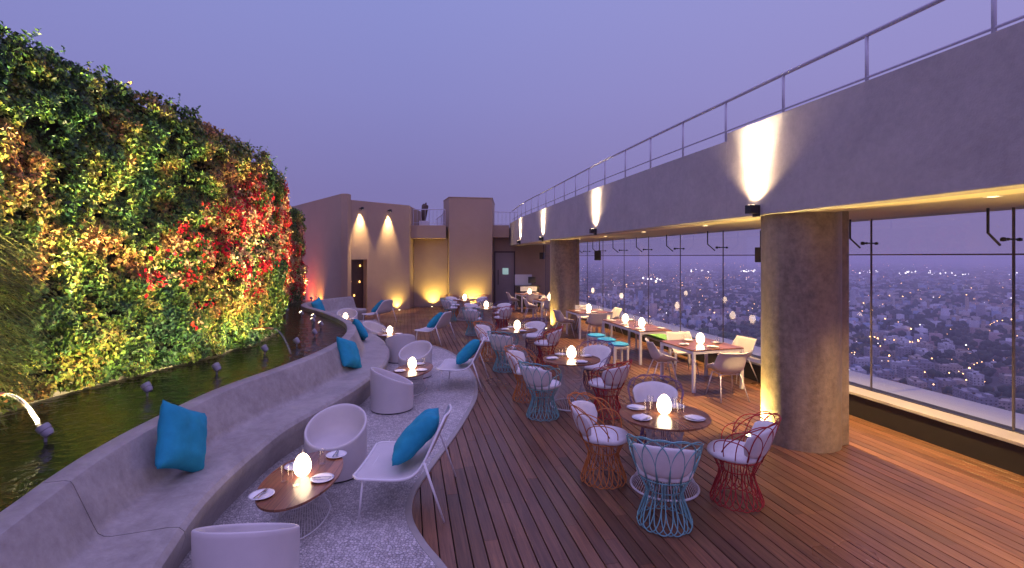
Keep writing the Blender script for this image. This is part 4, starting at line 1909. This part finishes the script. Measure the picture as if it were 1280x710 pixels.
def set_table(cx, cy, h, name, plates, glasses, eggs=((0, 0),), napkins=True, rot=0.0, forks=False):
    cr_, sr = math.cos(rot), math.sin(rot)
    tr = lambda x, y: (cx + x * cr_ - y * sr, cy + x * sr + y * cr_)
    for i, (ex, ey) in enumerate(eggs):
        x, y = tr(ex, ey)
        wd = '' if len(eggs) == 1 else (' nearer the camera' if ey < 0 else ' farther from the camera')
        EG.put((x, y, h), 0, 'glowing white egg shaped lamp on ' + name + wd, 'lamp', 'egg lamps on the tables')
    for (px, py) in plates:
        x, y = tr(px, py)
        sw = side_word(x - cx, y - cy)
        PT.put((x, y, h + .0005), 0, f'white plate on the {sw} of {name}', 'plate', 'plates on the tables')
        a = math.atan2(cy - y, cx - x)
        if napkins:
            NK.put((x, y, h + .001), a + random.uniform(-.5, .5), f'folded napkin on plate, {sw} of {name}', 'napkin', 'folded napkins')
        if forks:
            FK.put((x + .012, y, h + .002), a - PI / 2 + .5, f'steel fork on the plate at the {sw} of {name}', 'fork', 'cutlery on the low tables')
            KN.put((x - .012, y, h + .002), a - PI / 2 + .35, f'steel knife on the plate at the {sw} of {name}', 'knife', 'cutlery on the low tables')
    for (gx, gy) in glasses:
        x, y = tr(gx, gy)
        GS.put((x, y, h + .0005), 0, f'clear tumbler at the {side_word(x - cx, y - cy)} of {name}', 'glass', 'tumblers on the tables')


# ------------------------------------------------------------------ place dining furniture
def face(x, y, tx, ty):
    """rotation so that local +Y points at the target"""
    return math.atan2(ty - y, tx - x) - PI / 2


rounds = [
    ('the nearest round table', 1.59, 5.18, [('orange', .98, 5.32), ('aqua', 1.37, 4.46), ('red', 2.20, 4.86), ('purple', 1.74, 6.02)]),
    ('the second round table', .96, 8.0, [('aqua', .46, 7.42), ('red', 1.43, 7.48), ('orange', .25, 8.30), ('purple', 1.42, 8.68)]),
    ('the third round table', .12, 11.2, [('aqua', -.16, 10.42), ('orange', -.52, 11.45), ('red', .76, 10.95), ('purple', .50, 11.95)]),
    ('the fourth round table', -.83, 16.0, [('aqua', -1.18, 15.15), ('orange', -1.30, 16.75), ('red', -.30, 15.55), ('purple', -.35, 16.75)]),
    ('the farthest round table', -1.80, 18.9, [('aqua', -2.30, 18.45), ('orange', -2.3, 19.5), ('purple', -1.25, 18.55), ('red', -1.3, 19.5)]),
]
offs = [[(-.27, -.14), (.26, -.16), (-.24, .20), (.20, .25)], [(-.31, -.02), (.12, -.28), (.26, .17), (-.14, .29)],
        [(-.27, -.05), (.10, -.28), (.27, .1), (-.14, .28)], [(-.25, -.12), (.25, -.05), (0, .3)], [(-.25, -.1), (.25, .05), (0, .3)]]
for ti, (nm, x, y, chairs) in enumerate(rounds):
    RT.put((x, y, 0), DECK_A + .3 * ti, ['round wooden table on a white wire base nearest the camera', 'round wooden table on white wire base, second from the camera',
           'round wooden table on white wire base, middle of the row', 'round wooden table on wire base, fourth from the camera',
           'round wooden table on wire base closest to the tower'][ti], 'table', 'round wire based dining tables')
    gl = [(-.18, -.02), (-.10, .16), (.13, -.13), (.15, .10), (.16, .02)] if ti == 0 else [(-.17, .02), (.03, -.16), (.14, .04), (-.07, .18), (.19, .02)]
    set_table(x, y, .75, nm, offs[ti], gl)
    for c, qx, qy in chairs:
        WC[c].put((qx, qy, 0), face(qx, qy, x, y) + random.uniform(-.12, .12),
                  f'{c} wire chair with white cushions at {nm}', 'chair', 'wire chairs round the dining tables')

TA = DECK_A * 1.3
squares = [
    ('the square table nearest the glass', 3.55, 9.35, TA, [(2.84, 9.38, 0), (3.64, 8.42, 1), (3.50, 10.18, 2), (4.36, 9.62, 3)]),
    ('the square table beside the far column', 2.32, 15.0, TA, [(1.55, 14.75, 0), (2.40, 14.15, 1), (2.30, 15.85, 2), (3.05, 15.2, 3)]),
    ('the square table just past the far column', 1.45, 19.0, TA, [(.72, 18.95, 0), (1.45, 18.25, 1), (1.45, 19.8, 2)]),
    ('the square table by the waiter station', .78, 22.0, TA, [(.05, 21.9, 0), (.85, 21.2, 1), (1.5, 22.1, 3)]),
]
sd = ['left side', 'near side', 'far side', 'right side']
for nm, x, y, a, chairs in squares:
    SQ.put((x, y, 0), a, 'dark wood topped white frame table, ' + nm.replace('the ', 'the ', 1), 'table', 'square tables with white frames')
    set_table(x, y, .75, nm, [(-.36, 0), (0, -.36), (.36, .0), (0, .38)], [(-.24, .17), (.2, .22), (.24, -.18), (-.2, -.2)], rot=a)
    for qx, qy, k in chairs:
        BK.put((qx, qy, 0), face(qx, qy, x, y), f'white bucket chair, {sd[k]} of {nm}', 'chair', 'white bucket chairs at the square tables')

lx, ly = 2.97, 12.05
LT.put((lx, ly, 0), math.atan(.225), 'long communal dark wood table with white legs beside the glass wall', 'table')
set_table(lx, ly, .75, 'the long communal table', [(-.26, -.75), (.26, -.82), (-.26, .0), (.26, .0), (-.26, .72), (.26, .72)],
          [(-.22, -.5), (.2, -.45), (-.2, .35), (.2, .4)], eggs=((-.02, -.42), (-.05, .38)), rot=math.atan(.225))
for (x, y), wh in (((2.36, 11.02), 'nearest the camera'), ((2.22, 11.62), 'in the middle'), ((2.08, 12.25), 'farthest from the camera')):
    ST.put((x, y, 0), math.atan(.225), f'white stool with teal cushion along the long table, {wh}', 'stool', 'teal cushioned stools')
bn_ = tag(empty('side_bench', (3.60, 12.0, 0), math.atan(.225)), 'white bench with light green cushion between long table and glass', 'bench')
MB().box((0, 0, .41), (.40, 1.95, .04)).build('frame', 'white_metal', bn_, bevel=.004)
for sx in (-1, 1):
    for sy in (-1, 1):
        MB().box((sx * .17, sy * .94, .195), (.04, .04, .39)).build('leg', 'white_metal', bn_, bevel=.003)
MB().box((0, 0, .46), (.40, 1.93, .055)).build('cushion', 'green_fabric', bn_, bevel=.02)

# ------------------------------------------------------------------ lounge furniture on the pebbles
ov = [('the nearest low table', -1.90, 4.50, .04), ('the second low table', -1.75, 8.80, -.1), ('the third low table', -3.12, 12.75, .5),
      ('the farthest low table', -5.25, 15.7, .6)]
for i, (nm, x, y, a) in enumerate(ov):
    OT.put((x, y, .014), a, ['low oval wooden table on a wire base nearest the camera', 'low oval wooden table on wire base between white barrel chairs, second in the row',
           'low oval wooden table, third along the curved bench', 'low oval wooden table at the far end of the curved bench'][i], 'table', 'low oval tables')
    if i == 0:
        set_table(x, y, .404, nm, [(-.20, -.36), (.20, -.07), (-.14, .20), (.16, .46)], [(-.11, -.12), (.02, -.20), (-.08, .22), (.09, .24)], napkins=False, rot=a, forks=True)
    else:
        set_table(x, y, .404, nm, [(-.18, -.2), (.18, -.1), (0, .38)], [(-.12, .1), (-.15, 0.16), (.13, .2)], eggs=((-.02, .0),), napkins=False, rot=a)

barrels = [((-1.82, 3.42), R(0), 'white barrel chair at the bottom edge of the photo, back to the camera'),
           ((-1.95, 5.50), R(180), 'white barrel chair facing the camera behind the nearest low table'),
           ((-1.88, 7.78), R(-68), 'white barrel chair seen from its side in front of the second low table'),
           ((-1.93, 9.90), R(160), 'white barrel chair with open side to the camera behind the second low table'),
           ((-2.55, 11.35), R(20), 'white barrel chair seen from behind, backing on to the second low table'),
           ((-3.62, 13.15), R(-110), 'white barrel chair tilted open to the right beside the third low table'),
           ((-5.42, 16.3), R(200), 'farthest white barrel chair, near the dark doorway')]
for (x, y), a, lb in barrels:
    BC.put((x, y, .014), a, lb, 'chair', 'white barrel chairs')

lounges = [((-1.05, 4.92), R(90), 'nearest white mesh lounge chair, rear legs on the wooden deck', 'nearest'),
           ((-.92, 9.22), R(86), 'white mesh lounge chair beside the second low table', 'second'),
           ((-2.15, 13.75), R(72), 'white mesh lounge chair with pillow at the third low table', 'third'),
           ((-4.70, 17.5), R(66), 'farthest white mesh lounge chair, by the dark doorway', 'farthest')]
for (x, y), a, lb, w_ in lounges:
    LC.put((x, y, .008), a, lb, 'chair', 'white mesh lounge chairs')
    fwd = Vector((-math.sin(a), math.cos(a), 0))
    sdv = Vector((math.cos(a), math.sin(a), 0))
    bdir = Vector((0, 0, .40)) - fwd * .40
    p = Vector((x, y, 0)) - fwd * .11 + Vector((0, 0, .64)) + sdv * -.02
    tw_ = bdir.normalized() + sdv * .22
    put_pillow(tuple(p), tuple(sdv - bdir.normalized() * .2), tuple(tw_), f'blue pillow leaning on the back of the {w_} white lounge chair', 1.10)

# pillows on the curved bench
put_pillow((-3.00, 4.52, .74), (.10, 1, -.55), (-.30, .5, 1), 'large blue pillow on the concrete bench nearest the camera', 1.10)
put_pillow((-2.86, 8.72, .69), (.25, 1, -.35), (-.45, .3, 1), 'blue pillow on the bench behind the second low table', 1.05)
put_pillow((-3.55, 11.55, .69), (.45, -1, .35), (-.5, -.3, 1), 'blue pillow on the bench curve, third along', 1.0)
put_pillow((-6.52, 16.7, .70), (.1, 1, .3), (-.35, -.2, 1), 'small looking blue pillow at the far end of the bench', 1.0)


# ------------------------------------------------------------------ pool fixtures
def make_pool_light():
    r = empty('pool_spotlight')
    MB().tube([(0, 0, -.05), (0, 0, .05)], .012, 8).build('stem', 'fixture_grey', r)
    M_ = Matrix.Rotation(R(-38), 4, 'X')
    q = MB().lathe([(0, -.06), (.035, -.055), (.048, -.02), (.045, .0), (.052, .005), (.052, .05), (.044, .055), (.044, .048), (0, .048)], 20)
    q.v = [tuple(M_ @ Vector(p) + Vector((0, 0, .10))) for p in q.v]
    q.build('housing', 'fixture_grey', r, smooth='auto')
    q = MB().lathe([(0, .0495), (.042, .0495)], 16)
    q.v = [tuple(M_ @ Vector(p) + Vector((0, 0, .10))) for p in q.v]
    q.build('lens', 'lamp_glow', r)
    return r


PLt = Kind(make_pool_light)
fx = [(57, 552, 'closest to the camera, by the water jet'), (184, 495, 'second from the camera'), (271, 468, 'third from the camera'),
      (331, 443, 'fourth from the camera'), (371, 433, 'fifth, near the bench bend'), (393, 421, 'sixth, close to the bench wall'),
      (401, 410, 'seventh, lit beside the bench wall'), (391, 405, 'eighth, lit in mid pool'), (377, 396, 'ninth, lit towards the far bank'),
      (358, 391, 'tenth, lit against the flowers'), (392, 400, 'eleventh, small and lit'), (389, 376, 'last, at the far end of the pool')]
for i, (px, py, wh) in enumerate(fx):
    x, y = at(px, py, WATER)
    k = int(np.argmin((WX - x) ** 2 + (WY - y) ** 2))
    wx, wy = WX[k], WY[k]
    a = face(x, y, wx, wy)
    dist = math.hypot(wx - x, wy - y)
    PLt.put((x, y, WATER), a, 'grey pool spotlight facing the green wall, ' + wh, 'spotlight', 'spotlights standing in the pool')
    pw = 190 if i < 5 else 115
    spot('pool_throw', (x + (wx - x) / dist * .05, y + (wy - y) / dist * .05, WATER + .18), (wx, wy, 4.9 if i < 6 else 4.4),
         (2400 if i < 2 else 1500) if i < 5 else 700, (1, .80, .42), 62, 1.0, .025)
    spot('pool_beam', (x + (wx - x) / dist * .05, y + (wy - y) / dist * .05, WATER + .18), (wx, wy, 1.7),
         pw, (1, .76, .34), 132, 1.0, .025)

# copper spouts with arcs of water
for (px, py, h, wh) in ((6, 493, 1.18, 'at the near end of the pool'), (341, 411, 1.18, 'half way along the green wall')):
    x, y = at(px, py, h)
    k = int(np.argmin((WX - x) ** 2 + (WY - y) ** 2))
    n2 = (WNX[k], WNY[k])
    sp_ = tag(empty('water_spout', (x, y, h)), 'copper spout pouring an arc of water ' + wh, 'spout', 'copper water spouts')
    MB().tube([(-n2[0] * .35, -n2[1] * .35, 0), (-n2[0] * .1, -n2[1] * .1, .012), (0, 0, 0)], .016, 8).build('pipe', 'copper', sp_, smooth=True)
    pts = []
    for j in range(13):
        t_ = j / 12
        pts.append((n2[0] * .32 * t_, n2[1] * .32 * t_, -(h - WATER) * t_ * t_ + .02 * t_))
    MB().tube(pts, [.009 + .009 * j / 12 for j in range(13)], 8).build('water_arc', 'water_jet', sp_, smooth=True)

# ------------------------------------------------------------------ city far below
GZ = -120.0
tag(MB().add([(-30000, -30000, GZ), (30000, -30000, GZ), (30000, 30000, GZ), (-30000, 30000, GZ)], [(0, 1, 2, 3)]).build('ground', 'city_ground'), kind='structure')
twr = MB().prism([(-11, -4), (7.9, -4), (glass_x(27) + .9, 27.4), (-11, 27.4)], GZ, -.51)
tag(twr.build('host_tower', 'plaster_wall'), 'tall building carrying the rooftop terrace', 'building')


def city_house(wallm, W, D, H, seed):
    rs = random.Random(seed)
    r = empty('city_house')
    q = MB()
    q.box((0, 0, H / 2), (W, D, H))
    if rs.random() < .6:
        q.box((W * .2, -D * .15, H + 1.5), (W * .35, D * .4, 3))
    q.box((0, D / 2 - .15, H + .45), (W, .3, .9)).box((0, -D / 2 + .15, H + .45), (W, .3, .9))
    q.box((W / 2 - .15, 0, H + .45), (.3, D - .6, .9)).box((-W / 2 + .15, 0, H + .45), (.3, D - .6, .9))
    q.build('walls', wallm, r, fix=False)
    q = MB()
    nf = max(1, int(H / 3.1))
    for f in range(nf):
        z = 1.7 + f * 3.1
        if z + .8 > H:
            break
        nx = max(2, int(W / 3.2))
        for i in range(nx):
            x = -W / 2 + W * (i + .5) / nx
            q.box((x, -D / 2 - .03, z), (1.4, .1, 1.3)); q.box((x, D / 2 + .03, z), (1.4, .1, 1.3))
        ny = max(2, int(D / 3.4))
        for i in range(ny):
            y = -D / 2 + D * (i + .5) / ny
            q.box((-W / 2 - .03, y, z), (.1, 1.4, 1.3)); q.box((W / 2 + .03, y, z), (.1, 1.4, 1.3))
    q.build('windows', 'city_window', r, fix=False)
    MB().box((-W * .28, D * .22, H + 1.2), (1.8, 1.8, 1.6)).build('water_tank', 'counter_dark', r, fix=False)
    r.scale = (.8, .8, .8)
    return r


kinds_h = []
for i, (wm, W, D, H) in enumerate([('wall_cream', 12, 15, 9), ('wall_white', 14, 11, 12), ('wall_grey', 18, 14, 9), ('wall_pink', 11, 13, 9),
                                  ('wall_white', 20, 13, 15), ('wall_blue', 12, 12, 10), ('wall_ochre', 14, 16, 7), ('wall_cream', 24, 12, 16),
                                  ('wall_white', 10, 12, 8), ('wall_grey', 15, 20, 19)]):
    col_ = wm.split('_')[1]
    kinds_h.append((Kind(lambda wm=wm, W=W, D=D, H=H, i=i: city_house(wm, W, D, H, i)), col_))

cells = []
rg = random.Random(5)
# street grid turned a little, several neighbourhoods
for ring, (d0, d1, cell) in enumerate(((300, 1500, 20), (1500, 3600, 29), (3600, 9500, 70))):
    amax, amin = R(58), R(-2)
    N = int(d1 / cell) + 2
    for i in range(-2, N):
        for j in range(0, N):
            x = i * cell + rg.uniform(-.25, .25) * cell
            y = j * cell + rg.uniform(-.25, .25) * cell
            d = math.hypot(x, y)
            if not (d0 <= d < d1):
                continue
            a = math.atan2(x, y)
            if a < amin or a > amax:
                continue
            cells.append((d, x, y, ring, cell))
cells.sort()
houses, mass, trees, lights = [], [], [], []
for d, x, y, ring, cell in cells:
    g = noise.noise(Vector((x * .004, y * .004, 3.3))) + .45 * noise.noise(Vector((x * .018, y * .018, 8.1)))
    road = (abs((x * .93 + y * .36) % 190) < 12) or (abs((y * .93 - x * .36) % 260) < 12)
    u = rg.random()
    if road and ring < 2:
        if u < .25:
            lights.append((x, y, 8, 'w' if rg.random() < .35 else 'o', 1.0))
        continue
    if u < .46 - .6 * g:
        vis = .05 < x / y < 1.15
        if ring == 0 and len(houses) < 285 and vis:
            houses.append((x, y))
        else:
            mass.append((x, y, cell, ring))
    else:
        trees.append((x, y, cell, ring))
    lc = max(0, noise.noise(Vector((x * .007, y * .007, 5.5))) - .05)
    if rg.random() < (.10 + .9 * lc if ring == 0 else .09 + .6 * lc if ring == 1 else .14):
        lights.append((x + rg.uniform(-6, 6), y - cell * .5, rg.uniform(3, 9), 'o' if rg.random() < .72 else 'w', 1.0))

for x, y in houses:
    k, col_ = rg.choice(kinds_h)
    k.put((x, y, GZ), -.37 + rg.choice((0, PI / 2)) + rg.uniform(-.12, .12),
          f'small {col_} flat roofed city building seen far below through the glass', 'building', f'{col_} flat roofed buildings in the city below')

for (r0, d0, r1, d1, n) in ((.40, 900, .33, 2600, 34), (.36, 2500, .60, 3300, 26), (.78, 620, 1.02, 900, 22), (.70, 700, .84, 640, 14),
                            (.95, 1300, .62, 1500, 26), (.20, 1900, .34, 2300, 16), (.88, 480, 1.0, 560, 9)):
    for k_ in range(n):
        f_ = (k_ + rg.uniform(-.3, .3)) / n
        rr_ = r0 + (r1 - r0) * f_ + .012 * math.sin(k_ * .9); dd_ = d0 + (d1 - d0) * f_
        lights.append((rr_ * dd_, dd_, 9, 'o' if rg.random() < .85 else 'w', 1.0))

# remaining city as one mass
pal = np.array([(.44, .40, .36), (.56, .55, .57), (.26, .25, .28), (.38, .27, .25), (.26, .32, .44), (.36, .28, .2), (.48, .47, .50)])
nb = len(mass)
V = np.zeros((nb * 2, 8, 3)); Cc = np.zeros((nb * 2, 8, 4))
for i, (x, y, cell, ring) in enumerate(mass):
    sc_ = {0: .85, 1: 1.0, 2: 1.6}[ring]
    for k in range(2):
        W = rg.uniform(8, 16) * sc_; D = rg.uniform(8, 16) * sc_
        H = rg.uniform(6, 14)
        if rg.random() < .04:
            H *= rg.uniform(1.6, 3.0)
        if k:
            if ring == 0:
                W *= .4; D *= .4; H += 3
                ox = oy = 1.5
            else:
                ox, oy = rg.uniform(-.4, .4) * cell, rg.uniform(-.4, .4) * cell
        else:
            ox = oy = 0
        a = -.37 + rg.uniform(-.15, .15)
        ca_, sa = math.cos(a), math.sin(a)
        c = pal[rg.randrange(7)] * rg.uniform(.6, 1.15)
        j = i * 2 + k
        for q_, (sx, sy, z) in enumerate([(-1, -1, 0), (1, -1, 0), (1, 1, 0), (-1, 1, 0), (-1, -1, 1), (1, -1, 1), (1, 1, 1), (-1, 1, 1)]):
            px, py = sx * W / 2, sy * D / 2
            V[j, q_] = (x + ox + px * ca_ - py * sa, y + oy + px * sa + py * ca_, GZ + z * H)
            Cc[j, q_] = (*c, 1)
fb = np.array([(4, 5, 6, 7), (0, 1, 5, 4), (1, 2, 6, 5), (2, 3, 7, 6), (3, 0, 4, 7)])
Fc = (np.arange(nb * 2)[:, None, None] * 8 + fb[None]).reshape(-1, 4)


def np_mesh(name, V, Fq, matn, C=None):
    me = bpy.data.meshes.new(name)
    V = V.reshape(-1, 3)
    k = Fq.shape[1]
    me.vertices.add(len(V)); me.vertices.foreach_set('co', V.astype(np.float32).ravel())
    me.loops.add(Fq.size); me.loops.foreach_set('vertex_index', Fq.astype(np.int32).ravel())
    me.polygons.add(len(Fq))
    me.polygons.foreach_set('loop_start', (np.arange(len(Fq)) * k).astype(np.int32))
    me.polygons.foreach_set('loop_total', np.full(len(Fq), k, dtype=np.int32))
    me.update(calc_edges=True)
    if C is not None:
        ca = me.color_attributes.new('tint', 'FLOAT_COLOR', 'POINT')
        ca.data.foreach_set('color', C.reshape(-1, 4).astype(np.float32).ravel())
    me.materials.append(MATS[matn])
    o = bpy.data.objects.new(name, me)
    COL.objects.link(o)
    return o


tag(np_mesh('city_buildings', V, Fc, 'far_building', Cc), 'dense mass of pale city buildings fading into the haze', 'buildings', kind='stuff')

# tree canopy of the city: lumpy low domes
import bmesh
bm = bmesh.new(); bmesh.ops.create_icosphere(bm, subdivisions=1, radius=1.0)
bm.verts.ensure_lookup_table()
iv = np.array([v.co[:] for v in bm.verts]); if_ = np.array([[v.index for v in f.verts] for f in bm.faces]); bm.free()
TV, TF = [], []
cnt = 0
for x, y, cell, ring in trees:
    for k in range({0: 4, 1: 3, 2: 2}[ring]):
        rad = rg.uniform(3.2, 6.0) * {0: 1, 1: 1.4, 2: 2.8}[ring]
        hh = rg.uniform(6, 12)
        jit = 1 + .35 * (rng.random((len(iv), 1)) - .5)
        vv = iv * jit * np.array([rad, rad, min(rad, 6) * .9]) + np.array([x + rg.uniform(-.5, .5) * cell, y + rg.uniform(-.5, .5) * cell, GZ + hh - 2])
        TV.append(vv); TF.append(if_ + cnt); cnt += len(iv)
tag(np_mesh('city_trees', np.concatenate(TV), np.concatenate(TF), 'city_foliage'), 'dark tree canopy between the city buildings', 'trees', kind='stuff')

# street and window lights of the city
for code, nm, mt in (('o', 'warm_city_lights', 'city_light_warm'), ('w', 'white_city_lights', 'city_light_white')):
    LV, LF = [], []
    cnt = 0
    for x, y, z, c, s in lights:
        if c != code:
            continue
        d = math.hypot(x, y)
        rad = (.55 + d * .00042) * rg.choice((.35, .5, .7, 1.1)) * .9
        LV.append(iv * rad + np.array([x, y, GZ + z + rad])); LF.append(if_ + cnt); cnt += len(iv)
    if code == 'w':
        for (r0, r1, dist, n) in ((.78, .90, 3300, 14), (.36, .40, 3600, 10), (1.0, 1.05, 3100, 5), (.26, .30, 2300, 9), (.45, .49, 3700, 14), (.70, .74, 3400, 8), (.83, .93, 2900, 8)):
            for _ in range(n):
                k = rg.uniform(r0, r1); y = dist * rg.uniform(.9, 1.1)
                rad = rg.uniform(2.2, 5.5)
                LV.append(iv * rad + np.array([k * y, y, GZ + 18])); LF.append(if_ + cnt); cnt += len(iv)
    tag(np_mesh(nm, np.concatenate(LV), np.concatenate(LF), mt), ('scattered orange' if code == 'o' else 'scattered white') + ' street and window lights across the city', 'city lights', kind='stuff')

# air over the city
hz = MB().box((0, 0, (GZ - 1 + 7.5) / 2), (60200, 60200, 7.5 - (GZ - 1))).build('haze', 'dark_gap')
hm = bpy.data.materials.new('haze')
hm.use_nodes = True
t = NT(hm)
t.n.clear()
ho = t.node('ShaderNodeOutputMaterial')
pv = t.node('ShaderNodeVolumePrincipled')
pv.inputs['Color'].default_value = (.96, .90, .99, 1)
pv.inputs['Density'].default_value = .00030
pv.inputs['Anisotropy'].default_value = 0.0
t.link(pv.outputs[0], ho.inputs['Volume'])
hz.data.materials.clear()
hz.data.materials.append(hm)
tag(hz, 'thin dusk haze over the city', 'haze', kind='stuff')

# ------------------------------------------------------------------ render settings
sc.view_settings.view_transform = 'Standard'
sc.view_settings.look = 'None'
sc.view_settings.gamma = 1
sc.view_settings.exposure = 0.0
cy = sc.cycles
cy.max_bounces = 6
cy.diffuse_bounces = 3
cy.glossy_bounces = 3
cy.transmission_bounces = 3
cy.transparent_max_bounces = 16
cy.volume_bounces = 1
cy.sample_clamp_indirect = 3.0
cy.caustics_reflective = False
cy.caustics_refractive = False
cy.use_denoising = True
try:
    cy.denoiser = 'OPENIMAGEDENOISE'
except Exception:
    pass
cy.use_light_tree = True
